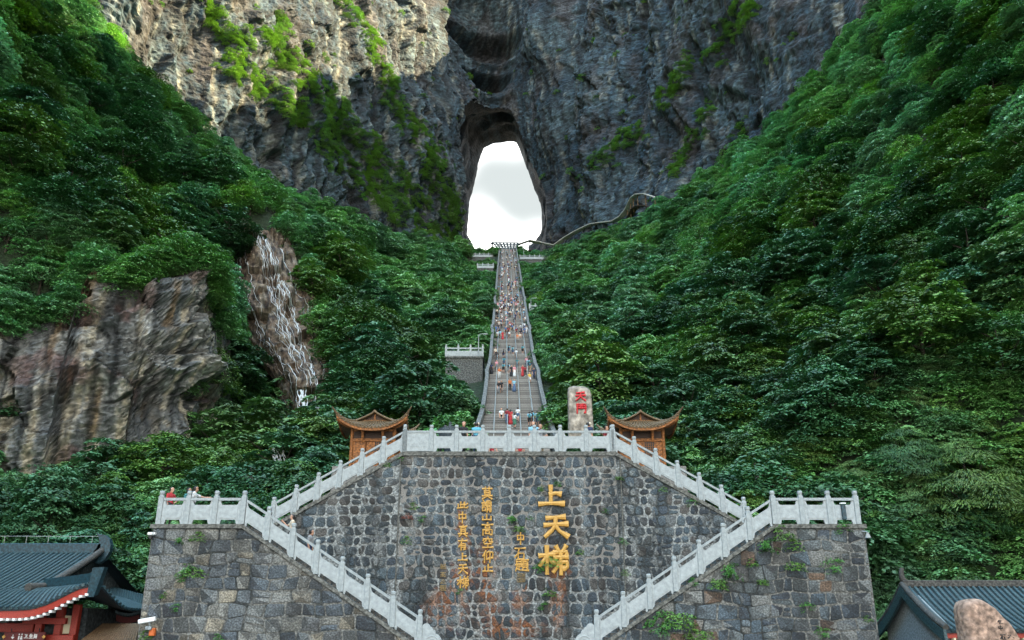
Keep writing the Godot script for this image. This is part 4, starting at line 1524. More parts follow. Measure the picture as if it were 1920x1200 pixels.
func glyph_mesh(called: String, w: float, h: float, pen: float, depth: float) -> ArrayMesh:
	# brush strokes as tapered ridges; drawn in x, y about the middle, standing out towards +z
	var b := MB.new()
	var n := 0
	for stroke in GLYPH[called].split("|"):
		var raw := PackedVector2Array()
		for q in stroke.split(" "):
			var f: PackedStringArray = q.split(",")
			raw.push_back(Vector2((f[0].to_float() / 100.0 - 0.5) * w, (0.5 - f[1].to_float() / 100.0) * h))
		var pts := PackedVector2Array()
		for k in raw.size() - 1:
			for s in 3: pts.push_back(raw[k].lerp(raw[k + 1], s / 3.0))
		pts.push_back(raw[-1])
		var prev: Array = []
		var lift := 0.002 * (n % 3)
		n += 1
		for k in pts.size():
			var dir := (pts[mini(k + 1, pts.size() - 1)] - pts[maxi(k - 1, 0)]).normalized()
			var nn := Vector2(-dir.y, dir.x)
			var f := float(k) / (pts.size() - 1)
			var half := pen * 0.5 * (1.18 - 0.45 * sin(PI * f * 0.9 + 0.25) - (0.35 * smoothstep(0.8, 1.0, f) if absf(dir.x) < 0.75 else -0.15 * smoothstep(0.8, 1.0, f)))
			var p := pts[k] + dir * (half * 0.7 if k == pts.size() - 1 else -half * 0.7 if k == 0 else 0.0)
			var cur := [Vector3(p.x + nn.x * half, p.y + nn.y * half, -0.01), Vector3(p.x + nn.x * half * 0.75, p.y + nn.y * half * 0.75, depth * 0.75 + lift), Vector3(p.x, p.y, depth + lift), Vector3(p.x - nn.x * half * 0.75, p.y - nn.y * half * 0.75, depth * 0.75 + lift), Vector3(p.x - nn.x * half, p.y - nn.y * half, -0.01)]
			if prev.size():
				for i in 4: b.quad_out(prev[i], prev[i + 1], cur[i + 1], cur[i], Vector3((prev[2].x + cur[2].x) * 0.5, (prev[2].y + cur[2].y) * 0.5, -1.0))
			else:
				for i in [1, 2]: b.tri_out(cur[0], cur[i], cur[i + 1], Vector3(p.x + dir.x, p.y + dir.y, 0))
				b.tri_out(cur[0], cur[3], cur[4], Vector3(p.x + dir.x, p.y + dir.y, 0))
			prev = cur
		var e := pts[-1]
		var ed := (pts[-1] - pts[-2]).normalized()
		for i in [1, 2, 3]: b.tri_out(prev[0], prev[i], prev[i + 1], Vector3(e.x - ed.x, e.y - ed.y, 0))
	return b.into()

func letter(o: Node3D, called: String, glyph: String, u0: float, v0: float, u1: float, v1: float, d: float, pen: float, depth: float, mat: Material) -> void:
	var p := at(u0, v1, d)
	var q := at(u1, v0, d)
	var m := put(called, glyph_mesh(glyph, q.x - p.x, q.y - p.y, pen, depth), mat, o)
	m.position = (p + q) * 0.5

func make_inscription() -> void:
	var o := central_wall
	var z := C - 0.03
	for e in [["shang", 1009, 911, 1056, 949], ["tian", 1017, 965, 1065, 1009], ["ti", 1011, 1024, 1067, 1077]]:
		letter(o, "large_gold_character", e[0], e[1], e[2], e[3], e[4], z - 0.04, 0.25, 0.12, M.gold)
	for e in [["mo", 903, 913, 924, 936], ["wei", 903, 939, 922, 961], ["shan", 903, 965, 922, 976], ["gao", 903, 980, 925, 1004], ["kong", 904, 1007, 925, 1028], ["yang", 904, 1032, 926, 1055], ["zhi", 905, 1058, 924, 1072],
		["ci", 857, 941, 878, 954], ["zhong", 858, 960, 876, 981], ["zhen", 859, 985, 877, 1006], ["you", 859, 1010, 876, 1032], ["shang", 858, 1037, 876, 1052], ["tian", 858, 1057, 877, 1077], ["ti", 857, 1081, 880, 1103],
		["zhong", 968, 999, 984, 1021], ["shi", 964, 1025, 986, 1050], ["topic", 966, 1049, 991, 1071]]:
		letter(o, "small_gold_character", e[0], e[1], e[2], e[3], e[4], z - 0.03, 0.085, 0.06, M.gold)
	letter(o, "seal_mark", "seal", 969, 1075, 985, 1092, z - 0.02, 0.035, 0.03, M.gold_faded)
	for e in [["yan", 825, 1057, 836, 1067], ["gao", 825, 1072, 836, 1082], ["zhi", 825, 1086, 835, 1094], ["topic", 824, 1097, 836, 1108]]:
		letter(o, "faded_character", e[0], e[1], e[2], e[3], e[4], z - 0.02, 0.035, 0.03, M.gold_faded)

# ---------------------------------------------------------------- the long stair
func make_stair() -> void:
	var o := thing("long_staircase", "very long steep grey staircase that climbs to the arch", "staircase")
	var run := 0.31
	var count := int((228.0 - 56.0) / run)
	var wide := BoxMesh.new(); wide.size = Vector3(5.3, 0.5, 0.62)
	var narrow := BoxMesh.new(); narrow.size = Vector3(4.7, 0.5, 0.62)
	var rest := MB.new()
	var worn: Array = [M.step, M.step_b, M.step_c]
	for k in count:
		var d := 56.2 + k * run
		var p := Vector3(stair_x(d), stair_y(d) - 0.17, -d - 0.15)
		if k < 299:
			var s := put("step", wide if d < 83.0 else narrow, worn[(k * 7 + k / 3) % 3], o)
			s.position = p
		else:
			rest.box(p, narrow.size)
	var far := put("upper_steps", rest.into(), M.step, o)
	far.set_meta("kind", "stuff")
	var offs := [[57.0, 3.6], [62.0, 3.25], [66.0, 2.95], [70.0, 2.7], [76.0, 2.58], [81.0, 2.55], [83.5, 2.62], [86.5, 2.42], [90.0, 2.36], [104.0, 2.36], [105.0, 2.5], [107.0, 2.5], [108.0, 2.36], [128.0, 2.36], [129.0, 2.48], [131.0, 2.48], [132.0, 2.36], [165.0, 2.36], [200.0, 2.36], [228.0, 2.36]]
	for s in [-1.0, 1.0]:
		var m := MB.new()
		var cap := MB.new()
		for k in offs.size() - 1:
			var d0: float = offs[k][0]; var d1: float = offs[k + 1][0]
			var a := Vector3(stair_x(d0) + s * offs[k][1], stair_y(d0), -d0)
			var b := Vector3(stair_x(d1) + s * offs[k + 1][1], stair_y(d1), -d1)
			var x := Vector3(0.13, 0, 0)
			var up := UP3 * 0.95
			var dn := UP3 * -1.6
			m.hexa([a - x + dn, a + x + dn, b + x + dn, b - x + dn, a - x + up, a + x + up, b + x + up, b - x + up])
			x = Vector3(0.17, 0, 0)
			cap.hexa([a - x + up, a + x + up, b + x + up, b - x + up, a - x + up + UP3 * 0.13, a + x + up + UP3 * 0.13, b + x + up + UP3 * 0.13, b - x + up + UP3 * 0.13])
		var w := thing("stair_parapet", "pale stone parapet along the %s side of the long staircase" % ("left" if s < 0.0 else "right"), "parapet")
		put("parapet_wall", m.into(), M.parapet, w)
		put("parapet_cap", cap.into(), M.parapet, w)
	var lane := 0
	for off in [-1.62, -0.56, 0.50, 1.56]:
		var t := thing("handrail", "steel handrail down the long staircase, %s from the left" % ["first", "second", "third", "fourth"][lane], "handrail", Vector3.ZERO, 0.0, "")
		lane += 1
		for seg in [[65.5, 74.0], [74.6, 82.0], [85.0, 93.0], [93.6, 103.5], [108.0, 117.5], [118.0, 128.0], [132.0, 148.0], [148.5, 165.0], [166.0, 183.0], [184.0, 202.0], [203.0, 214.0], [215.0, 225.0]]:
			var m := MB.new()
			var a := Vector3(stair_x(seg[0]) + off, stair_y(seg[0]), -seg[0])
			var b := Vector3(stair_x(seg[1]) + off, stair_y(seg[1]), -seg[1])
			m.tube([a + UP3 * 0.92, b + UP3 * 0.92], [0.045, 0.045], 6)
			m.tube([a + UP3 * 0.55, b + UP3 * 0.55], [0.035, 0.035], 5)
			put("rail", m.into(), M.steel, t)
			var ps := MB.new()
			var n := int((seg[1] - seg[0]) / 2.0)
			for k in n + 1:
				var q := a.lerp(b, float(k) / n)
				ps.tube([q - UP3 * 0.1, q + UP3 * 0.92], [0.035, 0.035], 5)
			put("rail_posts", ps.into(), M.steel, t)

func make_summit() -> void:
	# steel canopy over the head of the stair
	var o := thing("steel_canopy", "dark steel frame canopy over the top of the stair", "canopy")
	var f0 := at(936, 469, 225.0); var f1 := at(967, 468, 225.0)
	var b0 := at(923, 454.5, 232.0); var b1 := at(971, 455, 232.0)
	var wing := at(903, 474, 228.0)
	var r := 0.24
	for k in 8:
		var e := k / 7.0
		var m := MB.new()
		m.tube([f0.lerp(f1, e), b0.lerp(b1, e)], [r, r], 4)
		put("rafter", m.into(), M.dark_steel, o)
	for k in 5:
		var e := k / 4.0
		var m := MB.new()
		m.tube([f0.lerp(b0, e), f1.lerp(b1, e)], [r, r], 4)
		put("purlin", m.into(), M.dark_steel, o)
	for p in [f0, f1, b0, b1]:
		var m := MB.new()
		m.tube([p, Vector3(p.x, stair_y(-p.z) - 1.0 if -p.z < 228 else 103.0, p.z)], [r, r], 4)
		put("canopy_post", m.into(), M.dark_steel, o)
	var m := MB.new()
	m.tube([b0, wing], [0.2, 0.2], 4)
	m.tube([f0.lerp(b0, 0.5), wing], [0.12, 0.12], 4)
	put("side_brace", m.into(), M.dark_steel, o)
	var gl := MB.new()
	gl.hexa([f0, f1, b1, b0, f0 + UP3 * 0.05, f1 + UP3 * 0.05, b1 + UP3 * 0.05, b0 + UP3 * 0.05])
	var gm := material(lin(.5, .6, .62), 0.05)
	gm.transparency = BaseMaterial3D.TRANSPARENCY_ALPHA
	gm.albedo_color.a = 0.15
	put("canopy_glass", gl.into(), gm, o)
	# roofed walkway along the foot of the right cliff
	var w := thing("covered_walkway", "pale roofed walkway that winds up to the right under the cliff", "walkway")
	var pts: Array = []
	for e in [[971, 458, 233], [992, 451, 234], [1015, 455, 234], [1040, 460, 232], [1058, 447, 230], [1075, 437, 227], [1092, 428, 224], [1110, 420, 220], [1130, 417, 216], [1150, 415, 212], [1165, 406, 208], [1176, 393, 205], [1182, 380, 202], [1187, 370, 200], [1195, 364, 197], [1210, 363, 193], [1228, 369, 189]]: pts.push_back(at(e[0], e[1], e[2]))
	var roof := MB.new()
	var deck := MB.new()
	for k in pts.size() - 1:
		var a: Vector3 = pts[k]; var b: Vector3 = pts[k + 1]
		var side := (b - a).cross(UP3).normalized() * 0.85
		var th := UP3 * 0.24
		roof.hexa([a - side - th, b - side - th, b + side - th, a + side - th, a - side, b - side, b + side, a + side])
		var dn := UP3 * -3.3
		deck.hexa([a - side + dn - th, b - side + dn - th, b + side + dn - th, a + side + dn - th, a - side + dn, b - side + dn, b + side + dn, a + side + dn])
	put("walkway_roof", roof.into(), M.roof_pale, w)
	put("walkway_deck", deck.into(), M.wood_dark, w)
	for k in pts.size():
		var p := MB.new()
		p.tube([pts[k] - UP3 * 0.3, pts[k] - UP3 * 4.4], [0.16, 0.16], 5)
		put("walkway_post", p.into(), M.slat if k > 10 else M.dark_steel, w)
	# little terraces with white balustrades beside the stair
	for e in [[874, 924, 483, 214.0, 2.4, "upper left terrace just below the arch"], [895, 925, 504, 200.0, 2.4, "second terrace left of the upper stair"], [975, 1030, 487, 212.0, 3.6, "upper right terrace below the covered walkway"], [993, 1026, 586, 146.0, 1.6, "small terrace right of the middle stair"], [836, 905, 671, 86.0, 3.4, "lower left terrace with a stone wall and lamp"]]:
		if e[3] > 100.0:
			e[3] = -sight((e[0] + e[1]) * 0.5, e[2], 1.3).z
			hidden_by.push_back([PackedVector2Array([Vector2(e[0], e[2] - 11), Vector2(e[1], e[2] - 11), Vector2(e[1], e[2] + 4), Vector2(e[0], e[2] + 4)]), e[3] + 0.5])
		terrace(e)
	for e in [[897, 628, 668, 85.5, "slender green lamp post on the lower left terrace"], [982, 465, 484, 211.5, "slender lamp post on the upper right terrace"], [995.5, 560, 580, 145.5, "slender lamp post on the small terrace right of the stair"]]:
		if e[3] > 100.0: e[3] = -sight(e[0], e[2], 1.0).z
		var p := at(e[0], e[1], e[3])
		var q := at(e[0], e[2], e[3])
		var l := thing("lamp_post", e[4], "lamp post", q)
		var b := MB.new()
		var hh := p.y - q.y
		b.tube([Vector3.ZERO, Vector3(0, hh, 0)], [0.07, 0.04], 6)
		b.tube([Vector3(0, hh, 0), Vector3(0.25, hh + 0.12, 0), Vector3(0.55, hh + 0.1, 0)], [0.04, 0.035, 0.03], 5)
		put("pole", b.into(), M.granite_dark, l)
		var h := MB.new()
		h.box(Vector3(0.7, hh + 0.08, 0), Vector3(0.5, 0.10, 0.22), 0.02)
		put("lamp_head", h.into(), M.granite_dark, l)

func terrace(e: Array) -> void:
	var p := at(e[0], e[2], e[3])
	var q := at(e[1], e[2], e[3])
	var o := thing("terrace_wall", "white balustrade on the " + e[5], "terrace wall")
	var w := q.x - p.x
	var b := MB.new()
	b.box(Vector3((p.x + q.x) * 0.5, p.y - e[4] * 0.5, p.z - 2.0), Vector3(w, e[4], 4.0))
	put("wall_core", b.into(), M.stone_wall, o)
	var cp := MB.new()
	cp.box(Vector3((p.x + q.x) * 0.5, p.y + 0.08, p.z - 1.96), Vector3(w + 0.2, 0.16, 4.2))
	put("coping", cp.into(), M.parapet, o)
	var n := maxi(3, int(round(w / 1.25)))
	var h := 1.0
	for k in n:
		var f := MB.new()
		var x0 := p.x + w * k / n
		var x1 := p.x + w * (k + 1) / n
		f.box(Vector3((x0 + x1) * 0.5, p.y + 0.16 + h * 0.32, p.z), Vector3(x1 - x0, h * 0.56, 0.12))
		f.box(Vector3((x0 + x1) * 0.5, p.y + 0.16 + h * 0.88, p.z), Vector3(x1 - x0, h * 0.14, 0.16))
		put("panel", f.into(), M.granite, o)
	var pm := post_mesh(1.3)
	for k in n + 1:
		var s := put("post", pm, M.granite, o)
		s.position = Vector3(p.x + w * k / n, p.y + 0.16, p.z)

# ---------------------------------------------------------------- pavilions and houses
func patch(fn: Callable, ns: int, nt: int, thick := 0.06) -> ArrayMesh:
	# a curved roof skin: fn(s, t) -> point; drawn with an under side
	var b := MB.new()
	for j in nt:
		for i in ns:
			var a: Vector3 = fn.call(float(i) / ns, float(j) / nt)
			var c: Vector3 = fn.call(float(i + 1) / ns, float(j) / nt)
			var e: Vector3 = fn.call(float(i + 1) / ns, float(j + 1) / nt)
			var f: Vector3 = fn.call(float(i) / ns, float(j + 1) / nt)
			var dn := UP3 * thick
			b.quad_out(a, c, e, f, (a + e) * 0.5 - dn)
			b.quad_out(a - dn, c - dn, e - dn, f - dn, (a + e) * 0.5)
	for i in ns:
		var f: Vector3 = fn.call(float(i) / ns, 1.0)
		var e: Vector3 = fn.call(float(i + 1) / ns, 1.0)
		var up: Vector3 = fn.call((i + 0.5) / ns, 0.9)
		b.quad_out(f, e, e - UP3 * thick, f - UP3 * thick, up - UP3 * thick * 0.5)
	return b.into()

func tile_row(fn: Callable, s: float, t0: float, t1: float, n: int, r: float) -> ArrayMesh:
	var b := MB.new()
	var pts: Array = []
	var rad: Array = []
	for k in n + 1:
		pts.push_back(fn.call(s, lerpf(t0, t1, float(k) / n)) + UP3 * r * 0.25)
		rad.push_back(r)
	b.tube(pts, rad, 6)
	return b.into()

func pavilion(x: float, label: String) -> void:
	var o := thing("wooden_pavilion", label, "pavilion", Vector3(x, TOP_Y - 0.05, -49.6))
	o.scale = Vector3(0.93, 0.98, 0.93)
	var eave := 2.62          # height of the eave in the middle
	var hw := 2.1
	# body
	for sx in [-1.0, 1.0]:
		for sz in [-1.0, 1.0]:
			var c := MB.new()
			c.tube([Vector3(sx * 1.3, 0, sz * 1.3), Vector3(sx * 1.3, eave + 0.1, sz * 1.3)], [0.11, 0.11], 8)
			put("column", c.into(), M.wood, o)
	for sz in [1.0, -1.0]:
		for k in 3:
			var b := MB.new()
			b.box(Vector3(-0.83 + 0.83 * k, 0.98, sz * 1.25), Vector3(0.78, 1.95, 0.06), 0.01)
			put("wall_panel", b.into(), M.wood, o)
	for sx in [1.0, -1.0]:
		for k in 3:
			var b := MB.new()
			b.box(Vector3(sx * 1.25, 0.98, -0.83 + 0.83 * k), Vector3(0.06, 1.95, 0.78), 0.01)
			put("wall_panel", b.into(), M.wood, o)
	# lattice window on the front
	for wx in [0.42]:
		var win := MB.new()
		win.box(Vector3(wx, 1.45, 1.29), Vector3(0.62, 0.86, 0.03))
		var wn := put("window", win.into(), M.black, o)
		for k in 6:
			var bar := MB.new()
			bar.box(Vector3(wx - 0.31 + 0.124 * k, 1.45, 1.32), Vector3(0.022, 0.86, 0.03))
			put("lattice_bar", bar.into(), M.wood, wn)
		for k in 7:
			var bar := MB.new()
			bar.box(Vector3(wx, 1.02 + 0.143 * k, 1.322), Vector3(0.62, 0.022, 0.03))
			put("lattice_bar", bar.into(), M.wood, wn)
	# beams and dark frieze
	for e in [[1.98, 0.16, M.wood], [2.28, 0.44, M.wood_dark], [2.56, 0.14, M.wood]]:
		var b := MB.new()
		var w: float = 2.62 if e[2] == M.wood_dark else 2.74
		b.box(Vector3(0, e[0], 0), Vector3(w, e[1], w), 0.01)
		put("beam" if e[2] == M.wood else "frieze", b.into(), e[2], o)
	for sx in [-0.62, 0.62]:
		var b := MB.new()
		b.hexa([Vector3(sx - 0.07, 1.85, 1.38), Vector3(sx + 0.07, 1.85, 1.38), Vector3(sx + 0.07, 1.85, 1.31), Vector3(sx - 0.07, 1.85, 1.31), Vector3(sx - 0.07, 2.5, 1.72), Vector3(sx + 0.07, 2.5, 1.72), Vector3(sx + 0.07, 2.5, 1.31), Vector3(sx - 0.07, 2.5, 1.31)])
		put("bracket", b.into(), M.wood, o)
	# the four roof skirts, swept up at the corners
	for side in 4:
		var turn := Basis(UP3, side * PI * 0.5)
		var fn := func(s: float, t: float) -> Vector3:
			var q := s * 2.0 - 1.0
			var half := lerpf(1.0, hw * (1.0 + 0.05 * pow(absf(q), 4.0)), t)
			var lift := 0.76 * pow(absf(q), 2.6) * t * t
			return turn * Vector3(q * half, lerpf(eave + 0.62, eave - 0.02, pow(t, 0.75)) + lift, lerpf(0.95, hw * (1.0 + 0.05 * pow(absf(q), 4.0)), t))
		put("roof_skirt", patch(fn, 20, 6), M.wood_tile, o)
		for k in 19:
			var q := (k + 0.5) / 19.0
			put("tile_row", tile_row(fn, q, 0.0, 1.02, 6, 0.055), M.wood_tile, o)
		# fascia under the eave and the curved hip beam
		var fa := MB.new()
		for k in 16:
			var s0 := k / 16.0
			var s1 := (k + 1) / 16.0
			var a: Vector3 = fn.call(s0, 0.97) - UP3 * 0.08
			var b: Vector3 = fn.call(s1, 0.97) - UP3 * 0.08
			var n := turn * Vector3(0, 0, 0.05)
			fa.hexa([a - UP3 * 0.14, b - UP3 * 0.14, b - UP3 * 0.14 - n, a - UP3 * 0.14 - n, a, b, b - n, a - n])
		put("eave_board", fa.into(), M.wood, o)
		var hip: Array = []
		var hr: Array = []
		var under: Array = []
		var ur: Array = []
		for k in 8:
			hip.push_back(fn.call(1.0, k / 7.0) + UP3 * 0.06); hr.push_back(0.085)
			under.push_back(fn.call(1.0, k / 7.0) * Vector3(0.95, 1, 0.95) - UP3 * 0.28); ur.push_back(0.13)
		hip.push_back(hip[-1] + turn * Vector3(0.22, 0.3, 0.22)); hr.push_back(0.04)
		var hm := MB.new()
		hm.tube(hip, hr, 6)
		put("hip_ridge", hm.into(), M.wood_tile, o)
		var um := MB.new()
		um.tube(under, ur, 6)
		put("hip_beam", um.into(), M.wood, o)
	# upper gable: ridge runs front to back, its triangle faces the square
	for sx in [-1.0, 1.0]:
		var fn := func(s: float, t: float) -> Vector3:
			return Vector3(sx * lerpf(0.0, 1.3, t), eave + 1.06 - 0.62 * pow(t, 0.8), lerpf(1.2, -1.2, s))
		put("gable_roof", patch(fn, 6, 5), M.wood_tile, o)
		for k in 7:
			put("tile_row", tile_row(fn, (k + 0.5) / 7.0, 0.0, 1.0, 5, 0.05), M.wood_tile, o)
		var edge: Array = []
		var er: Array = []
		for k in 6:
			edge.push_back(fn.call(-0.02, k / 5.0) + UP3 * 0.03); er.push_back(0.065)
		var em := MB.new()
		em.tube(edge, er, 6)
		put("gable_edge", em.into(), M.wood_tile, o)
	var rg := MB.new()
	rg.tube([Vector3(0, eave + 1.1, 1.28), Vector3(0, eave + 1.1, -1.28)], [0.09, 0.09], 6)
	put("ridge", rg.into(), M.wood_tile, o)
	for sz in [1.0, -1.0]:
		var g := MB.new()
		g.prism(PackedVector2Array([Vector2(-1.05, eave + 0.5), Vector2(1.05, eave + 0.5), Vector2(0, eave + 1.0)]), sz * 0.99 - 0.03, sz * 0.99 + 0.03)
		put("gable_board", g.into(), M.wood_dark, o)
		var kp := MB.new()
		kp.box(Vector3(0, eave + 0.74, sz * 1.04), Vector3(0.10, 0.46, 0.05))
		kp.box(Vector3(0, eave + 0.56, sz * 1.045), Vector3(1.5, 0.08, 0.06))
		put("king_post", kp.into(), M.wood, o)

func fin(b: MB, p: Vector3, dir: float, size: float, thick: float) -> void:
	# the curved end ornament of a ridge
	var poly := PackedVector2Array()
	var outer := [[0.0, -0.55], [0.35, -0.72], [0.75, -0.45], [0.95, 0.0], [0.95, 0.38], [0.80, 0.72], [0.45, 0.95], [-0.05, 1.05], [0.18, 0.82], [0.25, 0.5], [0.15, 0.2], [0.0, 0.0]]
	for q in outer: poly.push_back(Vector2(p.x + dir * q[0] * size, p.y + q[1] * size))
	b.prism(poly, p.z - thick, p.z + thick)

func make_left_house() -> void:
	var o := thing("tiled_hall", "blue-green tiled hall with red beams and an upturned eave at the lower left", "building")
	var xr := -21.4          # verge of the gable
	var xl := -36.0
	var xc := -17.6          # tip of the corner
	var ry := at(185, 1036, 46.0).y
	var ey := at(60, 1141, 38.3).y
	var prof := func(d: float) -> float:        # height of the slope d metres ahead
		var t := clampf((46.0 - d) / 7.7, 0, 1)
		return lerpf(ry, ey, 1.18 * t - 0.18 * t * t)
	var d_skirt := 40.9
	var main := func(s: float, t: float) -> Vector3:
		var d := lerpf(46.0, d_skirt, t)
		return Vector3(lerpf(xl, xr, s), prof.call(d), -d)
	put("roof_slope", patch(main, 6, 6, 0.14), M.tile_bed, o)
	var skirt := func(s: float, t: float) -> Vector3:
		var x_end := lerpf(xr, xc, t)
		var x := lerpf(xl, x_end, s)
		var d := lerpf(d_skirt, 38.2, t)
		var near := pow(smoothstep(3.6, 0.0, x_end - x), 1.5) * t
		return Vector3(x, prof.call(d) + 1.0 * near, -d + 0.5 * near)
	put("roof_skirt", patch(skirt, 26, 5, 0.10), M.tile_bed, o)
	var pitch := 0.26
	var n := int((xr - xl) / pitch)
	for k in n:
		var s := (k + 0.5) / n
		var x: float = lerpf(xl, xr, s)
		if x < -29.5: continue
		put("tile_row", tile_row(main, s, 0.0, 1.0, 5, 0.075), M.tile if k % 3 else M.tile_b, o)
	var ns := int((xc - xl) / pitch)
	for k in ns:
		var x := xl + (k + 0.5) * pitch
		if x < -29.5: continue
		var t0 := 0.0 if x < xr else (x - xr) / (xc - xr)
		var b := MB.new()
		var pts: Array = []
		var rad: Array = []
		for m in 6:
			var t := lerpf(t0, 1.02, m / 5.0)
			pts.push_back(skirt.call((x - xl) / (lerpf(xr, xc, minf(t, 1.0)) - xl), t) + UP3 * 0.02); rad.push_back(0.075)
		b.tube(pts, rad, 6)
		put("tile_row", b.into(), M.tile if k % 4 else M.tile_b, o)
		if x > -27.5:
			var e := MB.new()
			var tip: Vector3 = pts[-1]
			e.box(tip + Vector3(0, -0.46, -0.10), Vector3(0.12, 0.10, 0.35))
			put("rafter_end", e.into(), M.white, o)
	# side skirt, seen edge-on behind the corner
	var side := func(s: float, t: float) -> Vector3:
		var d := lerpf(lerpf(d_skirt, 38.2, t), 51.0, s)
		var near := pow(smoothstep(3.6, 0.0, d - lerpf(d_skirt, 38.2, t)), 1.5) * t
		return Vector3(lerpf(xr, xc, t), prof.call(lerpf(d_skirt, 38.2, t)) + 1.0 * near, -d + 0.5 * near)
	put("roof_skirt", patch(side, 18, 5, 0.10), M.tile_bed, o)
	for k in 44:
		put("tile_row", tile_row(side, (k + 0.5) / 44.0, 0.0, 1.02, 4, 0.075), M.tile, o)
	# ridges
	var rb := MB.new()
	rb.box(Vector3((xl + xr) * 0.5, ry + 0.20, -46.0), Vector3(xr - xl, 0.52, 0.36), 0.03)
	put("main_ridge", rb.into(), M.ridge, o)
	var wire := MB.new()
	wire.tube([Vector3(xl, ry + 0.85, -46.0), Vector3(xr, ry + 0.82, -46.0)], [0.012, 0.012], 4)
	for k in 8: wire.tube([Vector3(xr - 0.6 - k * 1.15, ry + 0.4, -46.0), Vector3(xr - 0.6 - k * 1.15, ry + 0.85, -46.0)], [0.012, 0.012], 4)
	put("lightning_wire", wire.into(), M.steel, o)
	var fb := MB.new()
	fin(fb, Vector3(xr - 0.35, ry + 0.05, -46.0), 1.0, 0.88, 0.18)
	put("ridge_fin", fb.into(), M.ridge, o)
	var vb: Array = []
	var vr: Array = []
	for k in 7:
		vb.push_back(main.call(1.0, k / 6.0) + Vector3(0.05, 0.14, 0)); vr.push_back(0.17)
	vb.push_back(skirt.call((xr - xl - 0.2) / (lerpf(xr, xc, 0.35) - xl), 0.35) + Vector3(0, 0.22, 0)); vr.push_back(0.2)
	var vm := MB.new()
	vm.tube(vb, vr, 6)
	put("verge_ridge", vm.into(), M.ridge_grey, o)
	var hb := MB.new()
	var hp: Array = []
	for k in 9:
		hp.push_back(skirt.call(1.0, k / 8.0))
	for k in 8:
		var a: Vector3 = hp[k]; var b: Vector3 = hp[k + 1]
		var w := Vector3(0.16, 0, 0.12)
		var up := UP3 * 0.48
		hb.hexa([a - w, b - w, b + w, a + w, a - w + up, b - w + up, b + w + up, a + w + up])
	put("hip_ridge", hb.into(), M.ridge, o)
	var tipb := MB.new()
	var tp: Vector3 = hp[-1]
	tipb.hexa([tp + Vector3(-0.3, -0.55, 0.0), tp + Vector3(0.05, -0.55, 0.1), tp + Vector3(0.07, -0.45, -0.3), tp + Vector3(-0.26, -0.45, -0.3), tp + Vector3(-0.12, 0.62, 0.22), tp + Vector3(0.38, 0.66, 0.22), tp + Vector3(0.38, 0.66, -0.12), tp + Vector3(-0.12, 0.62, -0.12)])
	put("corner_ornament", tipb.into(), M.ridge, o)
	# gable end
	var gb := MB.new()
	gb.hexa([Vector3(xr - 0.5, prof.call(d_skirt) - 0.2, -d_skirt), Vector3(xr - 0.35, prof.call(d_skirt) - 0.2, -d_skirt), Vector3(xr - 0.35, prof.call(d_skirt) - 0.2, -51.0), Vector3(xr - 0.5, prof.call(d_skirt) - 0.2, -51.0), Vector3(xr - 0.5, ry - 0.1, -45.9), Vector3(xr - 0.35, ry - 0.1, -45.9), Vector3(xr - 0.35, ry - 0.1, -46.1), Vector3(xr - 0.5, ry - 0.1, -46.1)])
	put("gable_wall", gb.into(), M.plaster_dark, o)
	var back := func(s: float, t: float) -> Vector3:
		var d := lerpf(46.0, 51.5, t)
		return Vector3(lerpf(xl, xr + 0.1, s), lerpf(ry, prof.call(d_skirt), t), -d)
	put("roof_slope", patch(back, 4, 4, 0.2), M.tile_bed, o)
	# eave boards, walls and red timber
	var eb := MB.new()
	for k in 20:
		var a: Vector3 = skirt.call(lerpf(0.45, 1.0, k / 20.0), 0.985) - UP3 * 0.10
		var b: Vector3 = skirt.call(lerpf(0.45, 1.0, (k + 1) / 20.0), 0.985) - UP3 * 0.10
		var z := Vector3(0, 0, -0.10)
		var h := UP3 * 0.30
		eb.hexa([a - h, b - h, b - h + z, a - h + z, a, b, b + z, a + z])
	put("eave_board", eb.into(), M.red, o)
	var wl := MB.new()
	wl.box(Vector3(-27.6, 2.8, -45.6), Vector3(17.0, 5.6, 10.0))
	put("wall", wl.into(), M.plaster_dark, o)
	var zf := -40.55
	for e in [[-26.5, 4.78, 10.6, 0.38], [-26.5, 1.2, 10.6, 0.3]]:
		var b := MB.new()
		b.box(Vector3(e[0], e[1], zf + 0.25), Vector3(e[2], e[3], 0.3), 0.02)
		put("beam", b.into(), M.red, o)
	for x in [-27.0, -20.9, -20.05, -19.35]:
		var b := MB.new()
		b.box(Vector3(x, 2.95, zf + 0.42), Vector3(0.30, 5.6, 0.30), 0.02)
		put("post", b.into(), M.red, o)
	for e in [[-20.6, 5.05, 1.9], [-20.3, 4.35, 2.2], [-20.0, 3.75, 1.5]]:
		var b := MB.new()
		b.box(Vector3(e[0], e[1], zf + 0.62), Vector3(e[2], 0.26, 0.24), 0.02)
		put("bracket_arm", b.into(), M.red, o)
	var cp := MB.new()
	cp.box(Vector3(-19.72, 4.9, zf + 0.3), Vector3(0.42, 0.75, 0.06))
	put("cream_panel", cp.into(), M.cream, o)
	# window with a round lattice badge
	var win := MB.new()
	win.box(Vector3(-24.4, 5.18, zf + 0.04), Vector3(3.6, 0.5, 0.06))
	var wn := put("window", win.into(), M.glass, o)
	for x in [-25.6, -23.2]:
		var b := MB.new()
		b.box(Vector3(x, 5.18, zf + 0.10), Vector3(0.06, 0.5, 0.05))
		put("window_bar", b.into(), M.black, wn)
	for y in [5.05, 5.30]:
		var b := MB.new()
		b.box(Vector3(-24.4, y, zf + 0.103), Vector3(2.4, 0.035, 0.05))
		put("window_bar", b.into(), M.black, wn)
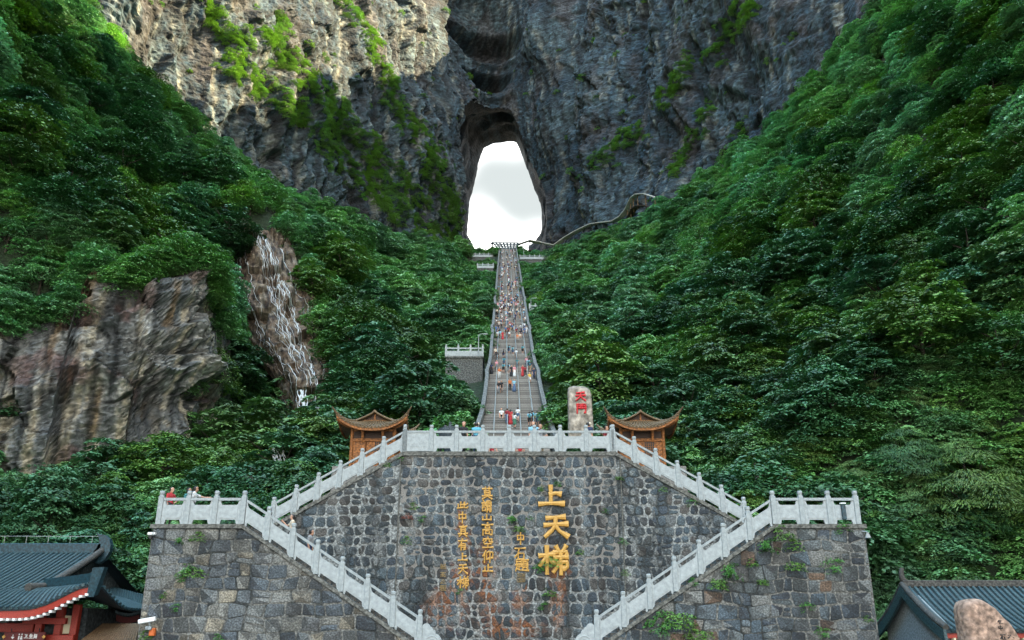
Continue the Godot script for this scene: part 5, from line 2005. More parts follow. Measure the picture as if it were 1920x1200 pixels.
	for q in [[-0.15, 0.0], [0.15, 0.0], [0.0, 0.13], [0.0, -0.13]]:
		var b := MB.new()
		var ring: Array = []
		var rr: Array = []
		for k in 13:
			ring.push_back(Vector3(-24.4 + q[0] + cos(TAU * k / 12.0) * 0.15, 5.18 + q[1] + sin(TAU * k / 12.0) * 0.15, zf + 0.15)); rr.push_back(0.03)
		b.tube(ring, rr, 5, false)
		put("badge_ring", b.into(), M.black, wn)
	# restroom sign hung under the beam
	var d := 39.4
	var s0 := at(4, 1212, d)
	var s1 := at(86, 1185, d)
	var sg := thing("hanging_sign", "dark red restroom sign with white arrow and characters under the hall's beam", "sign")
	var sb := MB.new()
	sb.box((s0 + s1) * 0.5, Vector3(s1.x - s0.x, s1.y - s0.y, 0.08), 0.01)
	put("board", sb.into(), M.red_dark, sg)
	for u in [22.0, 74.0]:
		var b := MB.new()
		b.tube([at(u, 1186, d), at(u, 1178, d)], [0.02, 0.02], 5)
		put("hanger", b.into(), M.black, sg)
	for u in [7.0, 82.0]:
		var b := MB.new()
		var c := at(u, 1194, d - 0.06)
		b.box(c, Vector3(0.12, 0.12, 0.03), 0.01, Basis(Vector3.BACK, PI * 0.25))
		put("gilt_boss", b.into(), M.gold, sg)
	for e in [["arrow", 20, 1190, 28, 1198], ["guard", 45, 1189, 53, 1197], ["sheng", 54, 1189, 62, 1197], ["jian", 62.5, 1189, 70, 1197]]:
		letter(sg, "white_character", e[0], e[1], e[2], e[3], e[4], d - 0.05, 0.035, 0.015, M.white)
	for k in 2:     # the two figures of the toilet symbol
		var c := at(35.5 + 5.0 * k, 1194, d - 0.06)
		var b := MB.new()
		b.tube([c + Vector3(0, -0.11, 0), c + Vector3(0, 0.04, 0)], [0.055 if k else 0.035, 0.03], 6)
		b.box(c + Vector3(0, 0.10, 0), Vector3(0.055, 0.055, 0.03), 0.012)
		put("figure_symbol", b.into(), M.white, sg)
	# the small roof behind and the slatted roof in front
	var sr := thing("small_tiled_roof", "small blue-green tiled roof between the hall and the left wall block", "roof")
	var small := func(s: float, t: float) -> Vector3:
		var p := at(lerpf(206, 268, s), 1101.0 + 16.0 * s, 49.0)
		var q := at(lerpf(203, 262, s), 1139.0 + 9.0 * s + 8.0 * sin(s * PI), 43.5)
		return p.lerp(q, t)
	put("roof_slope", patch(small, 8, 4, 0.12), M.tile_bed, sr)
	for k in 14: put("tile_row", tile_row(small, (k + 0.5) / 14.0, 0.0, 1.02, 4, 0.075), M.tile, sr)
	var se := MB.new()
	for k in 8:
		var a: Vector3 = small.call(k / 8.0, 0.98) - UP3 * 0.12
		var b: Vector3 = small.call((k + 1) / 8.0, 0.98) - UP3 * 0.12
		se.hexa([a - UP3 * 0.3, b - UP3 * 0.3, b - UP3 * 0.3 + Vector3(0, 0, -0.1), a - UP3 * 0.3 + Vector3(0, 0, -0.1), a, b, b + Vector3(0, 0, -0.1), a + Vector3(0, 0, -0.1)])
	put("eave_board", se.into(), M.red_dark, sr)
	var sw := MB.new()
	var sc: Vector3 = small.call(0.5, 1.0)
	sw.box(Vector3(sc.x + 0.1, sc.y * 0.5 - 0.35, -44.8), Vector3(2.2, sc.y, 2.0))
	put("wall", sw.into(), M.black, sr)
	var sl := thing("slatted_roof", "brown slatted roof beside the red posts at the lower left", "roof")
	var slat := func(s: float, t: float) -> Vector3:
		return at(lerpf(192, 262, s), 1171, 41.5).lerp(at(lerpf(120, 250, s), 1225, 37.5), t)
	put("roof_deck", patch(slat, 4, 2, 0.08), M.wood_dark, sl)
	for k in 22: put("slat", tile_row(slat, (k + 0.5) / 22.0, 0.0, 1.0, 2, 0.05), M.slat, sl)
	for s in [0.05, 0.95]:
		var b := MB.new()
		var p: Vector3 = slat.call(s, 0.5)
		b.tube([p, Vector3(p.x, 0.9, p.z)], [0.08, 0.08], 6)
		put("post", b.into(), M.wood_dark, sl)

func make_right_house() -> void:
	var o := thing("tiled_house", "blue-tiled house with grey gable wall at the lower right", "building")
	var x0 := at(1692, 1097, 44.0).x
	var x1 := x0 + 16.0
	var ry := at(1750, 1099, 44.0).y
	var de := 40.2
	var ey := at(1790, 1181, de).y
	var fn := func(s: float, t: float) -> Vector3:
		var e := 1.35 * t - 0.35 * t * t
		return Vector3(lerpf(x0, x1, s), lerpf(ry, ey, e), lerpf(-44.0, -de, t))
	var bk := func(s: float, t: float) -> Vector3:
		var e := 1.35 * t - 0.35 * t * t
		return Vector3(lerpf(x0, x1, s), lerpf(ry, ey, e), lerpf(-44.0, -47.8, t))
	put("roof_slope", patch(fn, 6, 8, 0.14), M.tile_bed, o)
	put("roof_slope", patch(bk, 6, 8, 0.14), M.tile_bed, o)
	var n := 56
	for k in n:
		if lerpf(x0, x1, (k + 0.5) / n) > 27.5: continue
		put("tile_row", tile_row(fn, (k + 0.9) / n, 0.0, 1.02, 8, 0.085), M.tile_b if k % 3 else M.tile, o)
		# short cover tiles across the channel
		for m in 10:
			var c := MB.new()
			var a: Vector3 = fn.call((k + 1.15) / n, (m + 0.5) / 10.0)
			var b: Vector3 = fn.call((k + 1.65) / n, (m + 0.5) / 10.0)
			c.tube([a + UP3 * 0.01, b + UP3 * 0.01], [0.03, 0.03], 4)
			if m % 2 == 0: put("channel_tile", c.into(), M.tile, o)
	var rb := MB.new()
	rb.box(Vector3((x0 + x1) * 0.5, ry + 0.12, -44.0), Vector3(x1 - x0, 0.32, 0.34), 0.03)
	put("main_ridge", rb.into(), M.ridge_grey, o)
	var fb := MB.new()
	var horn: Array = []
	var hr: Array = []
	for k in 8:
		var a := k / 7.0
		horn.push_back(Vector3(x0 + 0.5 - 0.95 * a + 0.55 * a * a * a, ry + 0.05 + 0.05 * a + 0.75 * a * a, -44.0)); hr.push_back(lerpf(0.2, 0.11, a))
	fb.tube(horn, hr, 8)
	put("ridge_horn", fb.into(), M.ridge_grey, o)
	for side in [fn, bk]:
		var pts: Array = []
		var rad: Array = []
		for k in 9:
			pts.push_back(side.call(0.0, k / 8.0) + Vector3(0.0, 0.10, 0)); rad.push_back(0.15)
		var vm := MB.new()
		vm.tube(pts, rad, 7)
		put("verge_ridge", vm.into(), M.ridge_grey, o)
		var bb := MB.new()
		for k in 8:
			var a: Vector3 = side.call(0.0, k / 8.0); var b: Vector3 = side.call(0.0, (k + 1) / 8.0)
			var w := Vector3(-0.14, 0, 0)
			bb.hexa([a - UP3 * 0.5, b - UP3 * 0.5, b - UP3 * 0.5 + w, a - UP3 * 0.5 + w, a, b, b + w, a + w])
		put("barge_board", bb.into(), M.tile_b, o)
	var g := MB.new()
	var xg := x0 + 0.18
	g.hexa([Vector3(xg, 0.8, -40.9), Vector3(xg + 0.25, 0.8, -40.9), Vector3(xg + 0.25, 0.8, -47.0), Vector3(xg, 0.8, -47.0), Vector3(xg, ey + 0.25, -40.9), Vector3(xg + 0.25, ey + 0.25, -40.9), Vector3(xg + 0.25, ey + 0.25, -47.0), Vector3(xg, ey + 0.25, -47.0)])
	g.hexa([Vector3(xg, ey + 0.25, -40.9), Vector3(xg + 0.25, ey + 0.25, -40.9), Vector3(xg + 0.25, ey + 0.25, -47.0), Vector3(xg, ey + 0.25, -47.0), Vector3(xg, ry - 0.2, -43.8), Vector3(xg + 0.25, ry - 0.2, -43.8), Vector3(xg + 0.25, ry - 0.2, -44.2), Vector3(xg, ry - 0.2, -44.2)])
	put("gable_wall", g.into(), M.plaster, o)
	var w := MB.new()
	w.box(Vector3((x0 + x1) * 0.5 + 0.3, 2.6, -44.1), Vector3(x1 - x0 - 0.6, 3.7, 6.0))
	put("wall", w.into(), M.red_dark, o)
	var eb := MB.new()
	eb.box(Vector3((x0 + x1) * 0.5, ey - 0.24, -de - 0.15), Vector3(x1 - x0, 0.22, 0.14))
	put("eave_board", eb.into(), M.red, o)
	for k in 40:
		var e := MB.new()
		e.box(Vector3(x0 + 0.3 + k * 0.28, ey - 0.38, -de - 0.12), Vector3(0.10, 0.09, 0.3))
		put("rafter_end", e.into(), M.cream, o)
	for k in 3:
		var cx := x0 + 1.9 + k * 2.9
		var win := MB.new()
		win.box(Vector3(cx, 3.3, -41.06), Vector3(1.5, 1.7, 0.06))
		var wn := put("window", win.into(), M.glass, o)
		for q in [[-0.75, 0, 0.09, 1.7], [0.75, 0, 0.09, 1.7], [0, 0.85, 1.59, 0.09], [0, -0.85, 1.59, 0.09], [-0.45, 0, 0.05, 1.6], [0.45, 0, 0.05, 1.6], [0, 0.5, 1.4, 0.05]]:
			var b := MB.new()
			b.box(Vector3(cx + q[0], 3.3 + q[1], -41.0), Vector3(q[2], q[3], 0.06))
			put("window_bar", b.into(), M.plaster, wn)

# ---------------------------------------------------------------- carved stones and small fittings
func slab_stone(outline: PackedVector2Array, depth: float, seed_: int, bump: float) -> ArrayMesh:
	# an upright stone: rings of the outline, shrunk towards the front and the back
	var f := FastNoiseLite.new()
	f.seed = seed_; f.frequency = 1.0
	var line := PackedVector2Array(outline)
	line.push_back(outline[0])
	line = resample(line, 57)
	var c := Vector2.ZERO
	for k in 56: c += line[k] / 56.0
	var rings := 13
	var pts := PackedVector3Array()
	var col := PackedColorArray()
	for r in rings:
		var a := PI * r / (rings - 1)
		var sc := pow(maxf(sin(a), 0.0), 0.16) if r > 0 and r < rings - 1 else 0.0
		for k in 57:
			var p := c + (line[k % 56] - c) * sc
			var q := Vector3(p.x, p.y, cos(a) * depth * 0.5)
			var nz := f.get_noise_3d(q.x * 1.3, q.y * 0.8, q.z * 1.3) * bump + f.get_noise_3d(q.x * 4.0, q.y * 3.0, q.z * 4.0) * bump * 0.4
			q.z += nz
			pts.push_back(q); col.push_back(Color.WHITE)
	return sheet(57, rings, pts, col, PackedByteArray(), false)

func make_stones() -> void:
	var d := 63.0
	var o := thing("carved_stele", "tall pale stone stele with two red characters beside the long stair", "stele")
	var out := PackedVector2Array()
	for q in [[1065, 830], [1065, 790], [1064, 740], [1065, 727], [1076, 724], [1096, 725], [1105, 730], [1109, 742], [1111, 775], [1113, 800], [1114, 830]]:
		var p := at(q[0], q[1], d)
		out.push_back(Vector2(p.x, p.y))
	out.reverse()
	var s := put("slab", slab_stone(out, 0.9, 3, 0.10), M.stele, o)
	s.position.z = -d
	letter(o, "red_character", "tian", 1078, 734, 1098, 752, d - 0.50, 0.16, 0.08, M.red_paint)
	letter(o, "red_character", "men", 1080, 757, 1100, 775, d - 0.50, 0.14, 0.08, M.red_paint)
	d = 30.0
	o = thing("carved_boulder", "smooth tan standing stone with black characters before the right house", "standing stone")
	out = PackedVector2Array()
	for q in [[1806, 1235], [1803, 1190], [1797, 1160], [1794, 1136], [1800, 1126], [1812, 1123], [1828, 1122], [1842, 1130], [1856, 1138], [1870, 1155], [1884, 1168], [1896, 1185], [1906, 1205], [1912, 1240]]:
		var p := at(q[0], q[1], d)
		out.push_back(Vector2(p.x, p.y))
	out.reverse()
	s = put("boulder", slab_stone(out, 1.0, 8, 0.10), M.tan_rock, o)
	s.position.z = -d
	for e in [["yun", 1871, 1162, 1880, 1171], ["zhong", 1872, 1173, 1879, 1182], ["shi", 1876, 1189, 1884, 1199], ["tian", 1889, 1186, 1899, 1197]]:
		letter(o, "black_character", e[0], e[1], e[2], e[3], e[4], d - 0.47, 0.035, 0.04, M.black)
	# cameras on the left wall block
	o = thing("security_camera", "white dome camera on the upper left edge of the left wall block", "camera")
	var p := at(283, 1001, F - 0.2)
	var b := MB.new()
	b.box(p, Vector3(0.22, 0.12, 0.24), 0.03)
	b.box(p + Vector3(0.12, 0.02, -0.2), Vector3(0.08, 0.08, 0.4))
	put("housing", b.into(), M.white, o)
	b = MB.new()
	b.tube([p - UP3 * 0.08, p - UP3 * 0.16, p - UP3 * 0.22], [0.11, 0.10, 0.03], 10)
	put("dome", b.into(), M.black, o)
	o = thing("security_camera", "long white camera low on the left edge of the left wall block", "camera")
	p = at(276, 1163, F - 0.3)
	b = MB.new()
	b.box(p, Vector3(0.68, 0.17, 0.2), 0.02, Basis(Vector3.BACK, 0.18))
	put("housing", b.into(), M.white, o)
	b = MB.new()
	b.tube([p + Vector3(0.1, -0.08, 0), p + Vector3(0.12, -0.3, -0.05), p + Vector3(0.2, -0.34, -0.4)], [0.04, 0.04, 0.04], 6)
	put("bracket", b.into(), M.steel, o)
	b = MB.new()
	b.box(p + Vector3(0.10, -0.30, 0.0), Vector3(0.24, 0.14, 0.16), 0.02)
	put("junction_box", b.into(), M.plaster, o)
	o = thing("orange_box", "small orange box fixed to the left wall block under the long camera", "box")
	p = at(286, 1185, F - 0.12)
	b = MB.new()
	b.box(p, Vector3(0.22, 0.30, 0.2), 0.02)
	put("case", b.into(), M.orange, o)
	b = MB.new()
	b.box(p + Vector3(0, 0.0, 0.11), Vector3(0.15, 0.2, 0.02))
	put("cover", b.into(), M.orange, o)
	o = thing("floodlight", "white lamp on the upper right edge of the right wall block", "lamp")
	p = at(1627, 1004, F - 0.2)
	b = MB.new()
	b.tube([p + UP3 * 0.12, p - UP3 * 0.10], [0.05, 0.13], 10)
	put("lamp_shade", b.into(), M.granite, o)
	b = MB.new()
	b.tube([p + UP3 * 0.15, p + Vector3(-0.2, 0.2, -0.2)], [0.03, 0.03], 6)
	put("bracket", b.into(), M.steel, o)
	o = thing("meter_box", "narrow green box on the balustrade of the right lower landing", "box")
	p = at(1582, 960, F - 0.12)
	b = MB.new()
	b.box(p, Vector3(0.17, 0.62, 0.12), 0.015)
	put("case", b.into(), M.ridge, o)
	b = MB.new()
	b.box(p + Vector3(0, 0.36, 0), Vector3(0.24, 0.05, 0.16), 0.01)
	put("cap", b.into(), M.white, o)
	o = thing("stone_urn", "dark stone urn with a knob behind the upper balustrade", "urn")
	p = Vector3(at(843, 830, 43.4).x, TOP_Y, -43.6)
	b = MB.new()
	b.tube([p, p + UP3 * 0.9, p + UP3 * 1.2, p + UP3 * 1.45, p + UP3 * 1.55, p + UP3 * 1.62, p + UP3 * 1.75], [0.28, 0.28, 0.62, 0.66, 0.42, 0.16, 0.05], 12)
	put("bowl", b.into(), M.stone[2], o)
	b = MB.new()
	b.tube([p + UP3 * 1.72, p + UP3 * 1.8, p + UP3 * 1.88], [0.05, 0.1, 0.02], 8)
	put("knob", b.into(), M.stone[2], o)

func make_wall_plants() -> void:
	var meshes := [crown(310, "shrub"), crown(311, "shrub")]
	var first: Array = []
	var spots := [[775, 950, 10, "left of the gold text columns"], [792, 972, 12, "in the cobbles left of the gold text"], [762, 1014, 10, "near the left drain line of the central wall"], [958, 978, 14, "between the two texts on the central wall"], [972, 990, 12, "just above the small signature column"], [995, 972, 8, "left of the large middle character"], [1014, 917, 8, "left of the top large character"], [1044, 908, 8, "above the top large character"], [1035, 1052, 20, "over the lowest large character"], [1008, 1072, 12, "left under the lowest large character"], [1030, 1110, 14, "below the large characters"], [1022, 1135, 12, "low on the central wall under the large characters"], [1087, 1036, 9, "right of the lowest large character"], [864, 1108, 9, "under the left text column"], [1160, 895, 9, "high by the right drain line"], [1167, 1015, 10, "halfway down the right drain line"], [1172, 1075, 8, "low on the right drain line"], [1300, 943, 12, "under the right sloping balustrade"], [1244, 918, 9, "under the upper part of the right sloping balustrade"], [752, 862, 9, "under the left corner of the upper landing"], [727, 872, 8, "under the coping of the left sloping balustrade"], [1134, 958, 8, "near the right text on the central wall"],
		[372, 1005, 16, "near the top of the left wall block"], [336, 1017, 12, "left of the fern near the top of the left wall block"], [362, 1068, 26, "in the middle of the left wall block"], [352, 1080, 18, "trailing under the large plant of the left wall block"], [308, 1117, 8, "low on the left edge of the left wall block"], [330, 1140, 10, "low in the left wall block"], [272, 1190, 14, "at the bottom edge of the left wall block"], [410, 1196, 12, "at the foot of the left wall block"],
		[1462, 1000, 22, "under the corner of the right lower landing"], [1440, 1030, 22, "beside the top of the right lower flight"], [1488, 1020, 20, "on the right wall block below the landing corner"], [1584, 990, 18, "under the landing edge of the right wall block"], [1490, 1060, 18, "in the upper middle of the right wall block"], [1560, 1060, 22, "at the upper right of the right wall block"], [1410, 1055, 14, "high beside the coping of the right lower flight"], [1370, 1080, 24, "beside the middle of the right lower flight"], [1345, 1095, 18, "just left of the plants by the right lower flight"], [1300, 1092, 9, "on the coping of the right lower flight"], [1270, 1160, 32, "at the foot of the right lower flight"], [1240, 1180, 28, "below the right drum stone"], [1310, 1185, 24, "low in the right wall block"], [1515, 1140, 14, "in the middle of the right wall block"], [1430, 1090, 12, "near the rusty stone of the right wall block"], [1540, 1185, 14, "low right in the right wall block"], [1625, 1160, 10, "near the right edge of the right wall block"]]
	var r := RandomNumberGenerator.new()
	r.seed = 8
	for k in spots.size():
		var e: Array = spots[k]
		var central: bool = e[0] > 700 and e[0] < 1250 and e[1] < 1150 or e[0] == 1300 and e[1] == 943
		var d: float = (C if central else F) - 0.02
		var p := at(e[0], e[1], d)
		var size: float = e[2] / 38.0 / 1.25 * (1.0 if central else 0.85)
		var o: Node3D
		if k < 2:
			o = thing("wall_plant", "", "plant")
			put("leaves", meshes[k], M.leaf[3] if k == 0 else M.leaf[5], o)
			first.push_back(o)
		else:
			o = first[k % 2].duplicate()
			o.name = numbered("wall_plant")
			add_child(o, true)
		tag(o, "green plant growing " + e[3], "plant", "plants growing on the walls")
		o.position = p - Vector3(0, size * 0.9, size * 0.35)
		o.basis = Basis(UP3, r.randf() * TAU) * Basis.from_scale(Vector3(size, size * r.randf_range(0.9, 1.4), size * 0.8))
	var red := first[0].duplicate() as Node3D
	red.name = numbered("wall_plant")
	add_child(red, true)
	tag(red, "small reddish plant on the left part of the central wall", "plant", "plants growing on the walls")
	(red.get_node("leaves") as MeshInstance3D).material_override = M.red_leaf
	red.transform = Transform3D(Basis.from_scale(Vector3.ONE * 0.19), at(764, 975, C - 0.05))

# ---------------------------------------------------------------- people
func figure(pose: Dictionary) -> ArrayMesh:
	# one continuous body: tapered capsules joined by a smooth minimum and meshed as surface nets; surfaces 0 skin, 1 top, 2 lower clothing, 3 hair, 4 shoes
	var sit: float = pose.get("sit", 0.0)
	var stride: float = pose.get("stride", 0.0)
	var arm_l: Vector3 = pose.get("arm_l", Vector3(0.06, -1, 0.08))
	var arm_r: Vector3 = pose.get("arm_r", Vector3(-0.06, -1, -0.05))
	var fore_l: Vector3 = pose.get("fore_l", Vector3(0.0, -1, 0.25))
	var fore_r: Vector3 = pose.get("fore_r", Vector3(0.0, -1, 0.2))
	var lean: float = pose.get("lean", 0.0)
	var dress: int = pose.get("dress", 0)
	var shorts: bool = pose.get("shorts", false)
	var long_hair: bool = pose.get("long_hair", false)
	var hat: bool = pose.get("hat", false)
	var L := func(p: Vector3) -> Vector3:     # bend the trunk forward above the hips
		return Vector3(p.x, 0.92 + (p.y - 0.92) * cos(lean), p.z + (p.y - 0.92) * sin(lean))
	var bones: Array = []     # a, b, ra, rb, tag
	bones.push_back([L.call(Vector3(-0.10, 1.30, 0)), L.call(Vector3(0.10, 1.30, 0)), 0.115, 0.115, "top"])
	bones.push_back([L.call(Vector3(0, 1.30, 0)), L.call(Vector3(0, 1.02, 0.01)), 0.135, 0.125, "top"])
	bones.push_back([Vector3(-0.075, 0.93, 0), Vector3(0.075, 0.93, 0), 0.12, 0.12, "low"])
	bones.push_back([L.call(Vector3(0, 1.36, 0)), L.call(Vector3(0, 1.50, 0.01)), 0.062, 0.052, "skin"])
	var hd: Vector3 = L.call(Vector3(0, 1.57, 0.025))
	bones.push_back([hd + Vector3(0, -0.05, 0.025), hd + Vector3(0, 0.035, 0), 0.072, 0.098, "head"])
	bones.push_back([hd + Vector3(0, -0.01, 0.10), hd + Vector3(0, -0.03, 0.115), 0.012, 0.016, "head"])
	bones.push_back([hd + Vector3(0, 0.045, -0.02), hd + Vector3(0, 0.03, -0.03), 0.10, 0.10, "hair"])
	if long_hair: bones.push_back([hd + Vector3(0, 0.0, -0.07), hd + Vector3(0, -0.26, -0.10), 0.085, 0.055, "hair"])
	if hat:
		bones.push_back([hd + Vector3(-0.08, 0.06, 0.0), hd + Vector3(0.08, 0.06, 0.0), 0.075, 0.075, "hat"])
		bones.push_back([hd + Vector3(0, 0.04, 0.1), hd + Vector3(0, 0.03, 0.16), 0.05, 0.03, "hat"])
	var hands: Array = []
	for s in [1.0, -1.0]:
		var sh: Vector3 = L.call(Vector3(s * 0.185, 1.365, 0))
		var ad: Vector3 = (arm_l if s > 0.0 else arm_r).normalized()
		var fd: Vector3 = (fore_l if s > 0.0 else fore_r).normalized()
		var el: Vector3 = sh + ad * 0.29
		var wr: Vector3 = el + fd * 0.25
		bones.push_back([L.call(Vector3(s * 0.10, 1.37, 0)), sh, 0.075, 0.06, "top"])
		bones.push_back([sh, sh.lerp(el, 0.6), 0.058, 0.055, "top"])
		bones.push_back([sh.lerp(el, 0.5), el, 0.043, 0.038, "skin"])
		bones.push_back([el, wr, 0.038, 0.027, "skin"])
		bones.push_back([wr, wr + fd * 0.085, 0.03, 0.036, "skin"])
		hands.push_back([wr + fd * 0.10, fd, s])
		var hip := Vector3(s * 0.09, 0.90, 0)
		var kn: Vector3
		var an: Vector3
		if sit > 0.5:
			kn = hip + Vector3(s * 0.05, 0.02, 0.42)
			an = kn + Vector3(0, -0.42, 0.06)
		else:
			var st: float = stride * s
			kn = hip + Vector3(s * 0.01, -0.43 + maxf(st, 0.0) * 0.16, 0.05 + st * 0.24)
			an = Vector3(s * 0.10, 0.075 + maxf(st, 0.0) * 0.22, st * 0.20 - 0.02)
		bones.push_back([hip, kn if not shorts else hip.lerp(kn, 0.72), 0.088, 0.062 if not shorts else 0.07, "low"])
		bones.push_back([hip.lerp(kn, 0.6) if shorts else kn, kn, 0.055, 0.05, "skin" if shorts or dress > 0 else "low"])
		bones.push_back([kn, an, 0.056 if not (shorts or dress > 0) else 0.05, 0.04, "skin" if shorts or dress > 0 else "low"])
		bones.push_back([an + Vector3(0, -0.035, -0.04), an + Vector3(0, -0.045, 0.15), 0.042, 0.034, "shoe"])
	if dress > 0:
		var hem := 0.52 if dress == 1 else 0.18
		bones.push_back([Vector3(0, 1.0, 0.0), Vector3(0, hem, 0.02), 0.125, 0.20 if dress == 1 else 0.26, "low"])
	if pose.get("pack", false):
		bones.push_back([L.call(Vector3(0, 1.30, -0.2)), L.call(Vector3(0, 1.08, -0.2)), 0.11, 0.12, "pack"])
	var cell := 0.021
	var lo := Vector3(1e9, 1e9, 1e9)
	var hi := -lo
	for e in bones:
		for q in [e[0], e[1]]:
			lo = lo.min(q - Vector3.ONE * 0.32); hi = hi.max(q + Vector3.ONE * 0.32)
	var nx := int((hi.x - lo.x) / cell) + 2
	var ny := int((hi.y - lo.y) / cell) + 2
	var nz := int((hi.z - lo.z) / cell) + 2
	var field := PackedFloat32Array()
	field.resize(nx * ny * nz)
	field.fill(0.3)
	var who := PackedByteArray()
	who.resize(nx * ny * nz)
	var near := PackedFloat32Array()
	near.resize(nx * ny * nz)
	near.fill(1e3)
	for bi in bones.size():
		var e: Array = bones[bi]
		var a: Vector3 = e[0]; var b: Vector3 = e[1]
		var ra: float = e[2]; var rb: float = e[3]
		var pad := maxf(ra, rb) + 0.06
		var p0 := (a.min(b) - Vector3.ONE * pad - lo) / cell
		var p1 := (a.max(b) + Vector3.ONE * pad - lo) / cell
		var ab := b - a
		var l2 := maxf(ab.length_squared(), 1e-8)
		for k in range(maxi(0, int(p0.z)), mini(nz - 1, int(p1.z) + 1)):
			for j in range(maxi(0, int(p0.y)), mini(ny - 1, int(p1.y) + 1)):
				for i in range(maxi(0, int(p0.x)), mini(nx - 1, int(p1.x) + 1)):
					var q := lo + Vector3(i, j, k) * cell
					var t := clampf((q - a).dot(ab) / l2, 0.0, 1.0)
					var dist := (q - a - ab * t).length() - lerpf(ra, rb, t)
					var at_ := (k * ny + j) * nx + i
					if dist < near[at_]:
						near[at_] = dist; who[at_] = bi
					var f := field[at_]
					var h := maxf(0.035 - absf(f - dist), 0.0) / 0.035
					field[at_] = minf(f, dist) - h * h * 0.035 * 0.25
	var vert := {}
	var vp := PackedVector3Array()
	var vs := PackedInt32Array()
	var reg := {"skin": 0, "head": 0, "top": 1, "low": 2, "hair": 3, "shoe": 4, "hat": 5, "pack": 6}
	var surf := func(i: int, j: int, k: int) -> int:
		var key := (k * ny + j) * nx + i
		if vert.has(key): return vert[key]
		var sum := Vector3.ZERO
		var cnt := 0
		for e in [[0, 0, 0, 1, 0, 0], [0, 1, 0, 1, 1, 0], [0, 0, 1, 1, 0, 1], [0, 1, 1, 1, 1, 1], [0, 0, 0, 0, 1, 0], [1, 0, 0, 1, 1, 0], [0, 0, 1, 0, 1, 1], [1, 0, 1, 1, 1, 1], [0, 0, 0, 0, 0, 1], [1, 0, 0, 1, 0, 1], [0, 1, 0, 0, 1, 1], [1, 1, 0, 1, 1, 1]]:
			var f0 := field[((k + e[2]) * ny + j + e[1]) * nx + i + e[0]]
			var f1 := field[((k + e[5]) * ny + j + e[4]) * nx + i + e[3]]
			if (f0 < 0.0) != (f1 < 0.0):
				var t := f0 / (f0 - f1)
				sum += Vector3(lerpf(e[0], e[3], t), lerpf(e[1], e[4], t), lerpf(e[2], e[5], t))
				cnt += 1
		vert[key] = vp.size()
		vp.push_back(lo + (Vector3(i, j, k) + sum / maxf(cnt, 1)) * cell)
		vs.push_back(reg[bones[who[key]][4]])
		return vert[key]
	var tris: Array = [PackedInt32Array(), PackedInt32Array(), PackedInt32Array(), PackedInt32Array(), PackedInt32Array(), PackedInt32Array(), PackedInt32Array()]
	for k in range(1, nz - 1):
		for j in range(1, ny - 1):
			for i in range(1, nx - 1):
				var c0 := (k * ny + j) * nx + i
				var f0 := field[c0]
				if f0 > 0.1 or f0 < -0.1: continue
				for ax in 3:
					var f1 := field[c0 + [1, nx, nx * ny][ax]]
					if (f0 < 0.0) == (f1 < 0.0): continue
					var q: Array
					if ax == 0: q = [[i, j - 1, k - 1], [i, j, k - 1], [i, j, k], [i, j - 1, k]]
					elif ax == 1: q = [[i - 1, j, k - 1], [i - 1, j, k], [i, j, k], [i, j, k - 1]]
					else: q = [[i - 1, j - 1, k], [i, j - 1, k], [i, j, k], [i - 1, j, k]]
					var id := [surf.call(q[0][0], q[0][1], q[0][2]), surf.call(q[1][0], q[1][1], q[1][2]), surf.call(q[2][0], q[2][1], q[2][2]), surf.call(q[3][0], q[3][1], q[3][2])]
					var r: int = vs[id[0]]
					if f0 < 0.0: tris[r].append_array([id[0], id[2], id[1], id[0], id[3], id[2]])
					else: tris[r].append_array([id[0], id[1], id[2], id[0], id[2], id[3]])
	var nrm := PackedVector3Array()
	nrm.resize(vp.size())
	for t in tris:
		for m in range(0, t.size(), 3):
			var n := (vp[t[m + 2]] - vp[t[m]]).cross(vp[t[m + 1]] - vp[t[m]])
			nrm[t[m]] += n; nrm[t[m + 1]] += n; nrm[t[m + 2]] += n
	for m in nrm.size(): nrm[m] = nrm[m].normalized()
	var am := ArrayMesh.new()
	for r in tris.size():
		var b := MB.new()
		for m in tris[r]:
			b.v.push_back(vp[m]); b.n.push_back(nrm[m]); b.c.push_back(Color.WHITE)
		if r == 0:      # fingers and thumbs
			for h in hands:
				var fd: Vector3 = h[1]
				var across := fd.cross(Vector3.RIGHT).normalized()
				for k in 4:
					var p: Vector3 = h[0] + across * (k - 1.5) * 0.017
					var l: float = [0.07, 0.08, 0.075, 0.058][k]
					b.tube([p, p + fd * l * 0.6, p + fd * l + Vector3(-h[2] * 0.018, 0, 0)], [0.0095, 0.009, 0.006], 4)
				b.tube([h[0] + across * -0.03 - fd * 0.05, h[0] + across * -0.055 - fd * 0.01, h[0] + across * -0.055 + fd * 0.025], [0.011, 0.010, 0.007], 4)
		if b.v.is_empty():
			b.tri(Vector3(0, 1.2, 0), Vector3(0.001, 1.2, 0), Vector3(0, 1.201, 0))
		b.into(am)
	return am

var people_protos: Array = []
var cloth := {}

func cloth_mat(called: String) -> Material:
	var colors := {"red": [.40, .03, .035], "dark red": [.20, .02, .03], "white": [.60, .62, .62], "black": [.014, .014, .017], "navy": [.02, .03, .075], "blue": [.05, .15, .33], "light blue": [.22, .44, .56], "cyan": [.10, .36, .46], "grey": [.24, .25, .26], "orange": [.50, .15, .05], "yellow": [.62, .38, .06], "pink": [.60, .26, .30], "green": [.04, .14, .09], "denim": [.06, .11, .20], "khaki": [.30, .23, .14], "cream": [.60, .52, .40], "teal": [.04, .16, .17]}
	if not cloth.has(called):
		var c: Array = colors[called]
		cloth[called] = material(lin(c[0], c[1], c[2]), 0.85)
	return cloth[called]

